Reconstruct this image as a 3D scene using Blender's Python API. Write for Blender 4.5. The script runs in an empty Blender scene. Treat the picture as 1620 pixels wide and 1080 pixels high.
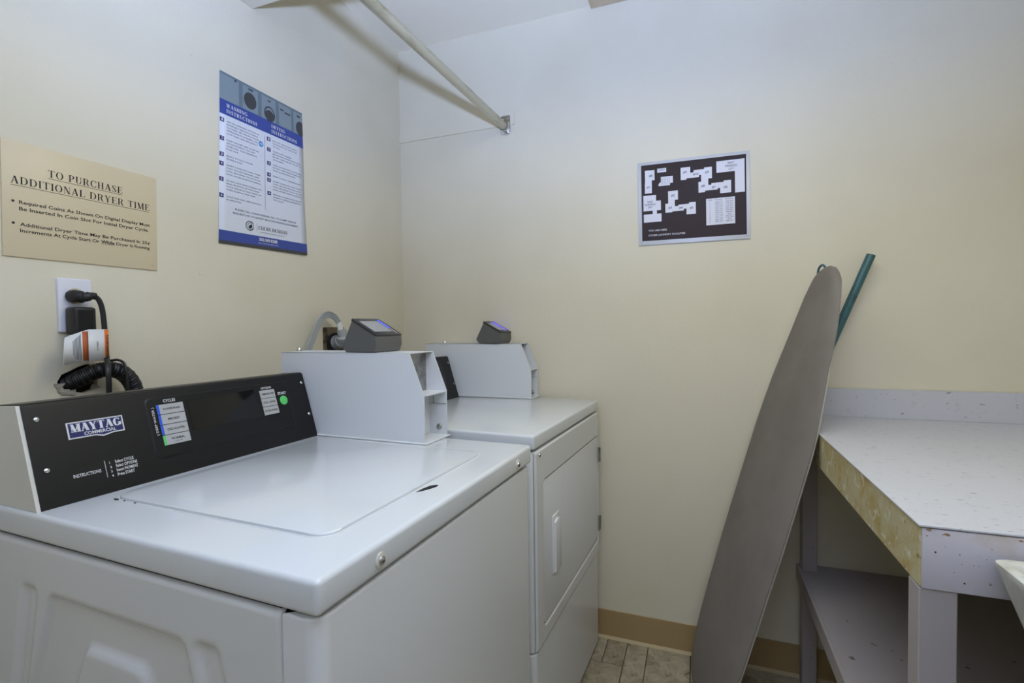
import bpy, bmesh, math, random
from mathutils import Matrix, Vector
from math import sin, cos, pi, sqrt
random.seed(7)
SC = bpy.context.scene
COL = SC.collection

# ------------------------------------------------------------------ camera
F, YAW, PITCH, ROLL = 787.06, -0.359293, -0.028743, -0.013138
CAM = Vector((1.2174, -1.8869, 1.1967))
fw = Vector((sin(YAW)*cos(PITCH), cos(YAW)*cos(PITCH), sin(PITCH)))
rt = Vector((cos(YAW), -sin(YAW), 0)); up = rt.cross(fw)
r2 = rt*cos(ROLL) + up*sin(ROLL); u2 = -rt*sin(ROLL) + up*cos(ROLL)
cd = bpy.data.cameras.new('camera'); cam = bpy.data.objects.new('camera', cd); COL.objects.link(cam)
M = Matrix((r2, u2, -fw)).transposed().to_4x4(); M.translation = CAM
cam.matrix_world = M
cd.sensor_width = 36; cd.lens = 36*F/1620; cd.clip_start = 0.02; cd.clip_end = 50
SC.camera = cam
# ------------------------------------------------------------------ world, light, exposure
w = bpy.data.worlds.new('world'); SC.world = w; w.use_nodes = True
w.node_tree.nodes['Background'].inputs[0].default_value = (0.9, 0.85, 0.75, 1)
w.node_tree.nodes['Background'].inputs[1].default_value = 0.3
def area(name, loc, rot, sx, sy, power, col, spread=180):
    l = bpy.data.lights.new(name, 'AREA'); l.shape = 'RECTANGLE'; l.size = sx; l.size_y = sy
    l.energy = power; l.color = col; l.spread = math.radians(spread)
    o = bpy.data.objects.new(name, l); COL.objects.link(o); o.location = loc; o.rotation_euler = rot
    return o
# unseen lamp assumed under the lowered ceiling, for the warm light from above
area('room_light', (1.3, -0.98, 2.075), (0, 0, 0), 1.1, 0.30, 5.8, (1.0, 0.92, 0.50))
# added cool fill strip, high up before the solid back wall
area('back_fill_light', (1.5, -2.66, 2.0), (pi/2, 0, 0), 1.5, 0.25, 5.5, (0.67, 0.76, 1.0))
# the photographer's flash, tilted upwards
fl = bpy.data.lights.new('camera_flash', 'SPOT'); fl.energy = 212; fl.color = (0.41, 0.555, 1.0)
fl.spot_size = math.radians(140); fl.spot_blend = 1.0; fl.shadow_soft_size = 0.032
fo = bpy.data.objects.new('camera_flash', fl); COL.objects.link(fo)
fo.location = (1.22, -1.85, 1.46)
fdir = Vector((-0.3, 1.0, 1.95)).normalized()
fo.rotation_euler = fdir.to_track_quat('-Z', 'Y').to_euler()
SC.view_settings.view_transform = 'Standard'
try: SC.view_settings.look = 'None'
except Exception: pass
SC.view_settings.gamma = 1.0; SC.view_settings.use_curve_mapping = False
SC.view_settings.exposure = 0.09

# ------------------------------------------------------------------ materials
def lin(c):
    return tuple(((x/255)/12.92 if x/255 <= 0.04045 else ((x/255+0.055)/1.055)**2.4) for x in c)
def mat(name, rgb, rough=0.5, metal=0.0, spec=0.5, bump=0.0, bscale=200.0, coat=0.0, bdist=0.001):
    m = bpy.data.materials.new(name); m.use_nodes = True
    nt = m.node_tree; b = nt.nodes['Principled BSDF']
    b.inputs['Base Color'].default_value = (*lin(rgb), 1); b.inputs['Roughness'].default_value = rough
    b.inputs['Metallic'].default_value = metal; b.inputs['Specular IOR Level'].default_value = spec
    b.inputs['Coat Weight'].default_value = coat
    if bump:
        tc = nt.nodes.new('ShaderNodeTexCoord'); n = nt.nodes.new('ShaderNodeTexNoise')
        n.inputs['Scale'].default_value = bscale; n.inputs['Detail'].default_value = 3
        bp = nt.nodes.new('ShaderNodeBump'); bp.inputs['Strength'].default_value = bump; bp.inputs['Distance'].default_value = bdist
        nt.links.new(tc.outputs['Object'], n.inputs['Vector']); nt.links.new(n.outputs['Fac'], bp.inputs['Height'])
        nt.links.new(bp.outputs['Normal'], b.inputs['Normal'])
    return m
def mix_noise(m, rgb2, scale, lo, hi, detail=4, vec=(1, 1, 1), dist=0.0, rough=0.55):
    """lays a second colour over a material where a noise exceeds lo..hi"""
    nt = m.node_tree; b = nt.nodes['Principled BSDF']
    tc = nt.nodes.new('ShaderNodeTexCoord'); mp = nt.nodes.new('ShaderNodeMapping'); mp.inputs['Scale'].default_value = vec
    n = nt.nodes.new('ShaderNodeTexNoise'); n.inputs['Scale'].default_value = scale; n.inputs['Detail'].default_value = detail
    n.inputs['Roughness'].default_value = rough; n.inputs['Distortion'].default_value = dist
    r = nt.nodes.new('ShaderNodeMapRange'); r.inputs['From Min'].default_value = lo; r.inputs['From Max'].default_value = hi
    mx = nt.nodes.new('ShaderNodeMix'); mx.data_type = 'RGBA'
    old = b.inputs['Base Color']
    if old.is_linked: nt.links.new(old.links[0].from_socket, mx.inputs['A'])
    else: mx.inputs['A'].default_value = old.default_value
    mx.inputs['B'].default_value = (*lin(rgb2), 1)
    nt.links.new(tc.outputs['Object'], mp.inputs['Vector']); nt.links.new(mp.outputs['Vector'], n.inputs['Vector'])
    nt.links.new(n.outputs['Fac'], r.inputs['Value']); nt.links.new(r.outputs['Result'], mx.inputs['Factor'])
    nt.links.new(mx.outputs['Result'], old)
    return m
def emis(m, rgb, s):
    b = m.node_tree.nodes['Principled BSDF']; b.inputs['Emission Color'].default_value = (*lin(rgb), 1)
    b.inputs['Emission Strength'].default_value = s; return m
MT = {}
MT['wall'] = mat('cream_wall_paint', (221, 213, 191), 0.55, bump=0.35, bscale=170, bdist=0.0015)
mix_noise(MT['wall'], (214, 205, 181), 1.6, 0.45, 0.75, 3)
MT['ceil'] = mat('ceiling_paint', (238, 231, 213), 0.8, bump=0.2, bscale=220)
MT['soffit'] = mat('soffit_paint', (220, 213, 196), 0.8, bump=0.2, bscale=220)
MT['base'] = mat('tan_vinyl_base', (166, 140, 98), 0.45)
MT['caulk'] = mat('cream_caulk', (184, 166, 128), 0.6)
MT['enamel'] = mat('white_enamel', (212, 215, 217), 0.16, coat=0.3)
MT['enamel2'] = mat('white_enamel_side', (216, 217, 217), 0.22)
MT['box'] = mat('white_powder_coat', (216, 218, 221), 0.35, bump=0.06, bscale=500)
MT['black'] = mat('black_console', (14, 14, 16), 0.45, 0.0, 0.35, bump=0.05, bscale=600)
MT['ctop'] = mat('console_sheen_grey', (74, 71, 64), 0.5, bump=0.1, bscale=400)  # grazing reflection on the black console, put into a grey colour
MT['gloss'] = mat('black_gloss', (8, 9, 10), 0.08)
MT['dark'] = mat('dark_gap', (18, 18, 20), 0.8)
MT['rubber'] = mat('black_rubber', (20, 20, 22), 0.45)
MT['cap'] = mat('off_white_plastic', (212, 210, 200), 0.45)
MT['chrome'] = mat('chrome', (205, 206, 208), 0.18, 1.0)
MT['steel'] = mat('galvanised_steel', (165, 165, 162), 0.35, 0.9)
mix_noise(MT['steel'], (120, 118, 112), 25, 0.45, 0.65)
MT['pewter'] = mat('grey_plastic_case', (92, 92, 90), 0.42, bump=0.05, bscale=700)
MT['bezel'] = mat('dark_bezel', (38, 38, 38), 0.3)
MT['screen'] = emis(mat('grey_screen', (140, 142, 146), 0.25), (150, 152, 158), 0.12)
MT['led'] = emis(mat('blue_led', (60, 80, 230), 0.3), (90, 105, 255), 0.9)
MT['led2'] = emis(mat('blue_screen_light', (90, 80, 220), 0.3), (110, 100, 245), 0.55)
MT['vfd'] = emis(mat('green_display_digits', (10, 40, 20), 0.3), (30, 150, 70), 0.06)
MT['btn'] = mat('silver_button', (172, 172, 172), 0.4, bump=0.1, bscale=900)
MT['blue'] = mat('button_blue', (40, 90, 210), 0.4)
MT['green'] = mat('button_green', (90, 200, 105), 0.4)
MT['white'] = mat('print_white', (228, 230, 234), 0.5)
MT['ink'] = mat('print_black', (28, 28, 30), 0.6)
MT['grey'] = mat('print_grey', (70, 72, 84), 0.6)
MT['navy'] = mat('badge_navy', (28, 32, 92), 0.4)
MT['wprint'] = mat('white_lettering', (214, 214, 216), 0.5)
MT['paper'] = mat('poster_paper', (214, 217, 226), 0.35)
MT['pblue'] = mat('poster_blue', (52, 72, 150), 0.35)
MT['pphoto'] = mat('poster_grey_blue', (104, 120, 128), 0.35)
MT['pphoto2'] = mat('poster_light_grey', (130, 144, 150), 0.35)
MT['pdark'] = mat('poster_dark', (62, 62, 66), 0.35)
MT['pnavy'] = mat('poster_navy', (52, 48, 110), 0.4)
MT['hecirc'] = mat('poster_sky_blue', (70, 150, 205), 0.4)
MT['plaque'] = mat('beige_plastic', (214, 198, 164), 0.38)
MT['mapbrown'] = mat('map_brown', (50, 38, 40), 0.5, 0.0, 0.2)
MT['mapwhite'] = mat('map_white', (214, 212, 220), 0.4)
MT['alum'] = mat('aluminium_frame', (200, 202, 208), 0.4, 0.2)
MT['rod'] = mat('metal_rod', (196, 192, 172), 0.30, 0.6)
mix_noise(MT['rod'], (150, 142, 114), 22, 0.5, 0.7, 4, (1, 0.25, 1))
MT['fabric'] = mat('grey_ironing_cover', (130, 123, 116), 0.75, bump=0.25, bscale=900)
mix_noise(MT['fabric'], (120, 112, 105), 6, 0.4, 0.7)
MT['boardrim'] = mat('board_edge', (172, 166, 158), 0.5)
MT['teal'] = mat('teal_paint', (52, 98, 102), 0.4)
mix_noise(MT['teal'], (38, 72, 76), 30, 0.52, 0.66)
MT['lam'] = mat('speckled_laminate', (197, 197, 202), 0.4)
mix_noise(MT['lam'], (150, 147, 150), 85, 0.655, 0.71, 2, (0.6, 1.3, 1))
mix_noise(MT['lam'], (186, 184, 187), 30, 0.60, 0.74, 6)
MT['lam2'] = mat('stained_laminate', (196, 191, 196), 0.42)
mix_noise(MT['lam2'], (128, 118, 112), 75, 0.69, 0.76, 2)
mix_noise(MT['lam2'], (180, 164, 142), 14, 0.56, 0.80, 6)
MT['chip'] = mat('bare_particle_board', (190, 180, 140), 0.7, bump=0.3, bscale=120)
mix_noise(MT['chip'], (176, 152, 92), 12, 0.44, 0.62, 10, (1, 1, 1), 0.5, 0.7)
mix_noise(MT['chip'], (214, 210, 190), 34, 0.56, 0.66, 8, (1, 1, 1), 0.6)
mix_noise(MT['chip'], (150, 122, 70), 60, 0.62, 0.72, 6)
MT['lwood'] = mat('painted_wood', (168, 160, 158), 0.5, bump=0.15, bscale=60)
mix_noise(MT['lwood'], (104, 94, 88), 40, 0.70, 0.74, 3)
MT['rust'] = mat('rusty_stain', (158, 124, 92), 0.8)
MT['tub'] = mat('white_tub_plastic', (206, 206, 196), 0.4)
mix_noise(MT['tub'], (170, 168, 150), 14, 0.55, 0.72)
MT['outlet'] = mat('white_outlet_plastic', (222, 222, 230), 0.35)
MT['ivory'] = mat('ivory_plastic', (206, 200, 172), 0.4)
MT['bronze'] = mat('brown_plate', (120, 106, 84), 0.4, 0.4)
mix_noise(MT['bronze'], (60, 48, 36), 30, 0.45, 0.6)
MT['conduit'] = mat('grey_cable', (158, 160, 160), 0.4)
MT['tag'] = mat('tag_paper', (214, 214, 212), 0.4)
MT['orange'] = mat('tag_orange', (222, 112, 40), 0.5)
MT['orange2'] = mat('tag_dull_orange', (180, 92, 48), 0.5)
MT['plaster'] = mat('torn_plaster', (160, 154, 142), 0.9, bump=0.5, bscale=90)
MT['cavity'] = mat('dark_cavity', (22, 18, 15), 0.9)
MT['tanpanel'] = mat('tan_panel', (206, 190, 164), 0.6)
mix_noise(MT['tanpanel'], (180, 158, 126), 6, 0.45, 0.7)
MT['grout'] = mat('dark_tile_joint', (84, 74, 58), 0.8)
def tile_mat(name, a, b_, c):
    m = mat(name, a, 0.42, bump=0.15, bscale=60)
    mix_noise(m, b_, 10, 0.42, 0.58, 10, (1, 1, 1), 1.2, 0.7); mix_noise(m, c, 24, 0.54, 0.68, 10, (1, 1, 1), 0.8, 0.7); return m
TILES = [tile_mat('stone_vinyl_%s' % n, a, b_, c) for n, a, b_, c in (
    ('light', (178, 168, 144), (146, 136, 114), (98, 88, 70)),
    ('mid', (166, 156, 132), (134, 124, 102), (90, 80, 64)),
    ('warm', (184, 172, 144), (144, 132, 108), (96, 84, 64)))]
MT['lampglow'] = emis(mat('lamp_diffuser', (240, 236, 225), 0.5), (255, 240, 214), 0.3)

# ------------------------------------------------------------------ object helpers
def link(name, me, m, parent=None):
    o = bpy.data.objects.new(name, me); COL.objects.link(o)
    for mm in (m if isinstance(m, (list, tuple)) else [m]): me.materials.append(MT[mm] if isinstance(mm, str) else mm)
    if parent: o.parent = parent
    return o
def thing(name, label, cat, loc=(0, 0, 0), rz=0.0, group=None):
    o = bpy.data.objects.new(name, None); COL.objects.link(o); o.location = loc; o.rotation_euler = (0, 0, rz)
    o['label'] = label; o['category'] = cat; o.empty_display_size = 0.05
    if group: o['group'] = group
    return o
def tag(o, label, cat, group=None):
    o['label'] = label; o['category'] = cat
    if group: o['group'] = group
    return o
def struct(o): o['kind'] = 'structure'; return o
def smooth(me, angle=35):
    for p in me.polygons: p.use_smooth = True
    try: me.set_sharp_from_angle(angle=math.radians(angle))
    except Exception: pass
class MB:
    def __init__(s): s.bm = bmesh.new()
    def _add(s, b):
        me = bpy.data.meshes.new('t'); b.to_mesh(me); b.free(); s.bm.from_mesh(me); bpy.data.meshes.remove(me); return s
    def box(s, x0, x1, y0, y1, z0, z1, r=0.0, seg=3, edges=None):
        b = bmesh.new(); bmesh.ops.create_cube(b, size=1.0)
        for v in b.verts: v.co = Vector(((x0+x1)/2+v.co.x*(x1-x0), (y0+y1)/2+v.co.y*(y1-y0), (z0+z1)/2+v.co.z*(z1-z0)))
        if r:
            es = [e for e in b.edges if edges is None or edges(e)]
            bmesh.ops.bevel(b, geom=es, offset=r, segments=seg, profile=0.5, affect='EDGES')
        return s._add(b)
    def prism(s, pts, f, h0, h1, r=0.0, seg=2):
        """polygon pts=(a,b) lifted by f(a,b,h) from h0 to h1; r bevels the h1 rim"""
        b = bmesh.new(); n = len(pts)
        lo = [b.verts.new(f(p[0], p[1], h0)) for p in pts]; hi = [b.verts.new(f(p[0], p[1], h1)) for p in pts]
        b.faces.new(lo[::-1]); top = b.faces.new(hi)
        for i in range(n): b.faces.new((lo[i], lo[(i+1) % n], hi[(i+1) % n], hi[i]))
        if r: bmesh.ops.bevel(b, geom=list(top.edges), offset=r, segments=seg, profile=0.5, affect='EDGES')
        bmesh.ops.recalc_face_normals(b, faces=b.faces)
        return s._add(b)
    def tube(s, path, rad, n=12, cap=True, flat=1.0, side=None):
        """tube along points; rad number or list; flat<1 squashes along 'side' normal"""
        P = [Vector(p) for p in path]; k = len(P); b = bmesh.new(); rings = []
        nrm = None
        for i, p in enumerate(P):
            t = (P[min(i+1, k-1)] - P[max(i-1, 0)]).normalized()
            if nrm is None:
                a = Vector(side) if side else (Vector((0, 0, 1)) if abs(t.z) < 0.9 else Vector((1, 0, 0)))
                nrm = (a - t*a.dot(t)).normalized()
            else: nrm = (nrm - t*nrm.dot(t)).normalized()
            bn = t.cross(nrm); rr = rad[i] if isinstance(rad, (list, tuple)) else rad
            rings.append([b.verts.new(p + nrm*cos(2*pi*j/n)*rr*flat + bn*sin(2*pi*j/n)*rr) for j in range(n)])
        for i in range(k-1):
            for j in range(n): b.faces.new((rings[i][j], rings[i][(j+1) % n], rings[i+1][(j+1) % n], rings[i+1][j]))
        if cap: b.faces.new(rings[0][::-1]); b.faces.new(rings[-1])
        bmesh.ops.recalc_face_normals(b, faces=b.faces)
        return s._add(b)
    def build(s, name, m, parent=None, sm=35):
        me = bpy.data.meshes.new(name); s.bm.to_mesh(me); s.bm.free()
        if sm: smooth(me, sm)
        return link(name, me, m, parent)
def rrect(a0, a1, b0, b1, r, n=5):
    o = []
    for cx, cy, s in ((a1-r, b1-r, 0), (a0+r, b1-r, 90), (a0+r, b0+r, 180), (a1-r, b0+r, 270)):
        for i in range(n+1):
            t = math.radians(s + 90*i/n); o.append((cx + r*cos(t), cy + r*sin(t)))
    return o
def circ(cx, cy, r, n=20): return [(cx+r*cos(2*pi*i/n), cy+r*sin(2*pi*i/n)) for i in range(n)]
def bez(p, n=10):
    """catmull-rom through points"""
    P = [Vector(q) for q in p]; P = [P[0]*2-P[1]] + P + [P[-1]*2-P[-2]]; o = []
    for i in range(1, len(P)-2):
        for k in range(n):
            t = k/n; a, b, c, d = P[i-1], P[i], P[i+1], P[i+2]
            o.append(0.5*((2*b) + (-a+c)*t + (2*a-5*b+4*c-d)*t*t + (-a+3*b-3*c+d)*t**3))
    o.append(P[-2]); return o

# ---------- flat print: everything is laid out in (u, v, height) and mapped by T
class Flat:
    def __init__(s, T): s.T = T; s.v = []; s.f = []
    def poly(s, pts, h=0.0):
        b = len(s.v); s.v += [s.T(p[0], p[1], h) for p in pts]; s.f.append(tuple(range(b, b+len(pts))))
    def rect(s, u0, v0, u1, v1, h=0.0): s.poly([(u0, v0), (u1, v0), (u1, v1), (u0, v1)], h)
    def quadrow(s, a, b, h):
        """strip between polylines a and b"""
        for i in range(len(a)-1): s.poly([a[i], b[i], b[i+1], a[i+1]], h)
    def ring(s, cx, cy, ro, ri, h=0.0, a0=0, a1=360, n=24, sq=1.0):
        A = [(cx+ro*sq*cos(math.radians(a0+(a1-a0)*i/n)), cy+ro*sin(math.radians(a0+(a1-a0)*i/n))) for i in range(n+1)]
        B = [(cx+ri*sq*cos(math.radians(a0+(a1-a0)*i/n)), cy+ri*sin(math.radians(a0+(a1-a0)*i/n))) for i in range(n+1)]
        s.quadrow(A, B, h)
    def text(s, txt, u, v, hgt, width=None, align='L', h=0.0, bold=0.0, sp=1.0, lean=0.0):
        """sans lettering, baseline at v, capitals hgt tall"""
        cu = bpy.data.curves.new('t', 'FONT'); cu.body = txt; cu.resolution_u = 2; cu.size = 1.0
        cu.offset = bold; cu.space_character = sp
        ob = bpy.data.objects.new('t', cu); COL.objects.link(ob)
        dg = bpy.context.evaluated_depsgraph_get(); me = bpy.data.meshes.new_from_object(ob.evaluated_get(dg))
        if me and len(me.vertices):
            xs = [q.co.x for q in me.vertices]; x0, x1 = min(xs), max(xs)
            k = hgt/0.69; kx = k if width is None else width/max(1e-6, x1-x0)
            off = {'L': 0, 'C': -(x1-x0)*kx/2, 'R': -(x1-x0)*kx}[align]
            b = len(s.v)
            s.v += [s.T(u+off+(q.co.x-x0)*kx+lean*q.co.y*k, v+q.co.y*k, h) for q in me.vertices]
            s.f += [tuple(b+i for i in p.vertices) for p in me.polygons]
        COL.objects.unlink(ob); bpy.data.objects.remove(ob)
        if me: bpy.data.meshes.remove(me)
    def serif(s, txt, u, v, hgt, width=None, align='L', h=0.0, W=1.0, gap=0.13):
        """thick-and-thin serif capitals drawn stroke by stroke"""
        quads = []; x = 0.0
        ST, HL, SF = 0.155*W, 0.05*max(1, W*0.8), 0.07
        def q(a, b, c, d): quads.append([(x+p[0], p[1]) for p in (a, b, c, d)])
        def stem(cx, w=ST, y0=0, y1=1, s0=True, s1=True, sf=SF):
            q((cx-w/2, y0), (cx+w/2, y0), (cx+w/2, y1), (cx-w/2, y1))
            if s0: q((cx-w/2-sf, y0), (cx+w/2+sf, y0), (cx+w/2+sf, y0+HL), (cx-w/2-sf, y0+HL))
            if s1: q((cx-w/2-sf, y1-HL), (cx+w/2+sf, y1-HL), (cx+w/2+sf, y1), (cx-w/2-sf, y1))
        def bar(x0, x1, y, t=HL): q((x0, y), (x1, y), (x1, y+t), (x0, y+t))
        def diag(xa, ya, xb, yb, w): q((xa-w/2, ya), (xa+w/2, ya), (xb+w/2, yb), (xb-w/2, yb))
        def arc(cx, cy, rx, ry, a0, a1, t=ST, hh=HL, n=14):
            for i in range(n):
                A = [math.radians(a0+(a1-a0)*j/n) for j in (i, i+1)]
                o = [(cx+rx*cos(a), cy+ry*sin(a)) for a in A]; k = [(cx+(rx-t)*cos(a), cy+(ry-hh)*sin(a)) for a in A]
                q(o[0], o[1], k[1], k[0])
        for ch in txt:
            wd = 0.7
            if ch == ' ': wd = 0.33
            elif ch == 'T': stem(0.36, s1=False); bar(0, 0.72, 1-HL); bar(0, 0.04, 0.76, 0.2); bar(0.68, 0.72, 0.76, 0.2); wd = 0.72
            elif ch == 'O': arc(0.39, 0.5, 0.39, 0.52, 0, 360, n=26); wd = 0.78
            elif ch == 'C': arc(0.39, 0.5, 0.39, 0.52, 40, 320, n=20); bar(0.64, 0.70, 0.68, 0.28); bar(0.66, 0.70, 0.1, 0.14); wd = 0.72
            elif ch == 'G': arc(0.39, 0.5, 0.39, 0.52, 45, 325, n=20); bar(0.64, 0.70, 0.70, 0.28); bar(0.56, 0.56+ST, 0.05, 0.38); bar(0.48, 0.56+ST+0.06, 0.40); wd = 0.78
            elif ch == 'P': stem(0.15); bar(0.2, 0.36, 1-HL); bar(0.2, 0.36, 0.44); arc(0.34, 0.72, 0.30, 0.28, -90, 90); wd = 0.64
            elif ch == 'R': stem(0.15); bar(0.2, 0.36, 1-HL); bar(0.2, 0.40, 0.46); arc(0.34, 0.73, 0.30, 0.27, -90, 90); diag(0.60, 0.03, 0.42, 0.5, ST); bar(0.52, 0.78, 0.0); wd = 0.76
            elif ch == 'D': stem(0.15); bar(0.2, 0.36, 1-HL); bar(0.2, 0.36, 0); arc(0.34, 0.5, 0.42, 0.5, -90, 90); wd = 0.78
            elif ch == 'U': stem(0.16, s0=False, y0=0.3); stem(0.62, HL, s0=False, y0=0.3); arc(0.365, 0.3, 0.285, 0.32, 180, 360, t=ST*0.7); wd = 0.74
            elif ch == 'H': stem(0.15); stem(0.62); bar(0.15, 0.62, 0.49); wd = 0.77
            elif ch == 'A': diag(0.10, 0, 0.37, 1, HL*1.2); diag(0.64, 0, 0.39, 1, ST*1.1); bar(0.2, 0.56, 0.3); bar(0, 0.22, 0); bar(0.5, 0.78, 0); wd = 0.77
            elif ch == 'S':
                arc(0.29, 0.745, 0.26, 0.27, 35, 200, t=ST*0.85); arc(0.29, 0.26, 0.28, 0.28, -145, 20, t=ST*0.85)
                diag(0.44, 0.30, 0.16, 0.70, ST*1.35); bar(0.48, 0.53, 0.70, 0.28); bar(0.01, 0.06, 0.02, 0.28); wd = 0.58
            elif ch == 'E': stem(0.15); bar(0.2, 0.60, 1-HL); bar(0.2, 0.62, 0); bar(0.2, 0.44, 0.49); bar(0.57, 0.61, 0.76, 0.22); bar(0.60, 0.64, 0.02, 0.24); bar(0.42, 0.46, 0.40, 0.22); wd = 0.65
            elif ch == 'L': stem(0.15); bar(0.2, 0.58, 0); bar(0.55, 0.60, 0.02, 0.26); wd = 0.61
            elif ch == 'I': stem(0.15); wd = 0.30
            elif ch == 'N': stem(0.12, HL); stem(0.66, HL, s0=False); diag(0.62, 0, 0.16, 1, ST*1.05); bar(0, 0.2, 1-HL); wd = 0.76
            elif ch == 'M': stem(0.11, HL); stem(0.78, ST); diag(0.42, 0, 0.16, 1, ST); diag(0.42, 0, 0.74, 1, HL*1.3); wd = 0.93
            elif ch == 'Y': stem(0.38, y1=0.46, s1=False); diag(0.36, 0.42, 0.14, 1, ST); diag(0.40, 0.42, 0.64, 1, HL*1.2); bar(0, 0.28, 1-HL); bar(0.52, 0.76, 1-HL); wd = 0.76
            elif ch == 'W': diag(0.28, 0, 0.10, 1, ST); diag(0.30, 0, 0.48, 1, HL); diag(0.66, 0, 0.46, 1, ST); diag(0.68, 0, 0.88, 1, HL); bar(0, 0.24, 1-HL); bar(0.78, 0.98, 1-HL); wd = 0.98
            x += wd + gap
        x -= gap; kx = hgt if width is None else width/x
        off = {'L': 0, 'C': -x*kx/2, 'R': -x*kx}[align]
        for Q in quads: s.poly([(u+off+p[0]*kx, v+p[1]*hgt) for p in Q], h)
    def build(s, name, m, parent=None, label=None):
        me = bpy.data.meshes.new(name); me.from_pydata([tuple(p) for p in s.v], [], s.f); me.update()
        o = link(name, me, m, parent)
        if label: o['label'] = label
        if len(s.f) > 1: o['kind'] = 'stuff'
        return o
def slab(T, pts, h0, h1, name, m, parent, label=None, r=0.0):
    o = MB().prism(pts, lambda a, b, h: Vector(T(a, b, h)), h0, h1, r).build(name, m, parent)
    if label: o['label'] = label
    return o

# ================================================================== the room
RX, RY, H, SZ, SY = 2.42, -2.72, 2.3935, 2.134, -0.765
floor = struct(MB().box(0, RX, RY, 0, -0.06, -0.0035).build('floor', 'grout', None, 0))
# vinyl tiles: unit 7.5 cm, sizes mixed
U = 0.0742; X0 = 0.0; nx, ny = int(RX/U)+1, int(-RY/U)+1
used = [[False]*ny for _ in range(nx)]
cache = {}
def tile(i, j, w, d):
    x0, x1 = X0+i*U, min(X0+(i+w)*U, RX-0.001); y1, y0 = -j*U, max(-(j+d)*U, RY+0.001)
    if x1-x0 < 0.01 or y1-y0 < 0.01: return
    k = (round(x1-x0, 3), round(y1-y0, 3), random.randrange(3))
    if k not in cache:
        b = bmesh.new(); bmesh.ops.create_cube(b, size=1.0); g = 0.0014
        for v in b.verts: v.co = Vector((v.co.x*(k[0]-2*g), v.co.y*(k[1]-2*g), v.co.z*0.0034-0.0017))
        bmesh.ops.bevel(b, geom=[e for e in b.edges if all(v.co.z > -0.001 for v in e.verts)], offset=0.0008, segments=1, affect='EDGES')
        me = bpy.data.meshes.new('tile'); b.to_mesh(me); b.free(); me.materials.append(TILES[k[2]]); cache[k] = me
    o = bpy.data.objects.new('tile', cache[k]); COL.objects.link(o); o.parent = floor
    o.location = ((x0+x1)/2, (y0+y1)/2, -0.0001+random.uniform(-.0002, 0))
fixed = [(12, 0, 1, 2), (11, 2, 2, 3), (13, 0, 1, 4), (14, 0, 2, 3), (16, 0, 2, 2), (11, 0, 1, 2), (14, 3, 4, 2), (16, 2, 2, 1)]
def fill(i, j, w, d):
    for a in range(i, min(i+w, nx)):
        for b in range(j, min(j+d, ny)): used[a][b] = True
for t_ in fixed: tile(*t_); fill(*t_)
for j in range(ny):
    for i in range(nx):
        if used[i][j]: continue
        opts = [(4, 4), (4, 2), (2, 4), (3, 3), (4, 3), (2, 2), (1, 2), (2, 1), (1, 1)]
        random.shuffle(opts); opts.sort(key=lambda q: -(q[0]*q[1] >= 6))
        for w_, d_ in opts:
            if all(not used[min(a, nx-1)][min(b, ny-1)] or a >= nx or b >= ny for a in range(i, i+w_) for b in range(j, j+d_)):
                tile(i, j, w_, d_); fill(i, j, w_, d_); break
struct(MB().box(-0.1, RX+0.1, SY, 0.1, H, H+0.08).build('ceiling', 'ceil', None, 0))
struct(MB().box(0, RX, RY, SY, SZ, H+0.08).build('ceiling_soffit', 'soffit', None, 0))
struct(MB().box(-0.1, RX+0.1, 0, 0.1, -0.06, H).build('wall_far', 'wall', None, 0))
struct(MB().box(RX, RX+0.1, RY, 0, -0.06, H).build('wall_right', 'wall', None, 0))
struct(MB().box(-0.1, RX+0.1, RY-0.1, RY, -0.06, H).build('wall_back', 'wall', None, 0))
# left wall with the ragged hole for the drain hose
hole = [(-1.270, 1.098), (-1.262, 1.112), (-1.248, 1.118), (-1.232, 1.126), (-1.214, 1.131), (-1.203, 1.122), (-1.197, 1.10), (-1.200, 1.078),
        (-1.222, 1.070), (-1.238, 1.073), (-1.254, 1.071), (-1.262, 1.078), (-1.259, 1.085), (-1.268, 1.086)]
bm = bmesh.new()
outer = [bm.verts.new((0, y, z)) for y, z in ((RY, -0.06), (0, -0.06), (0, H), (RY, H))]
inn = [bm.verts.new((0, y, z)) for y, z in hole]
es = [bm.edges.new((outer[i], outer[(i+1) % 4])) for i in range(4)] + [bm.edges.new((inn[i], inn[(i+1) % len(inn)])) for i in range(len(inn))]
bmesh.ops.triangle_fill(bm, edges=es, use_beauty=True)
back = [bm.verts.new((-0.012, y, z)) for y, z in hole]
for i in range(len(inn)):
    k = (i+1) % len(inn); bm.faces.new((inn[i], inn[k], back[k], back[i]))
bmesh.ops.recalc_face_normals(bm, faces=bm.faces)
me = bpy.data.meshes.new('wall_left'); bm.to_mesh(me); bm.free()
wl = struct(link('wall_left', me, 'wall'))
MB().box(-0.1, -0.012, -1.33, -1.12, 1.0, 1.2).build('wall_cavity', 'cavity', wl, 0)
MB().box(-0.1, -0.0125, RY, -1.34, -0.06, H).box(-0.1, -0.0125, -1.11, 0, -0.06, H).build('wall_core', 'plaster', wl, 0)
fr = MB()
for (y, z, a) in ((-1.262, 1.078, 0.4), (-1.255, 1.074, 1.2), (-1.268, 1.09, 2.4), (-1.247, 1.074, 0.9), (-1.206, 1.08, 1.8)):
    fr.prism([(0.012*cos(a+t)*(0.6 if k % 2 else 1), 0.008*sin(a+t)*(0.5 if k % 2 else 1)) for k, t in enumerate((0, 1, 2.2, 3.1, 4.4, 5.3))],
             lambda p, q_, h, y=y, z=z: Vector((h + abs(p)*0.3, y+p, z+q_)), 0.0, 0.0015)
fr.build('torn_paper', 'plaster', wl, 0)['kind'] = 'stuff'
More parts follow.
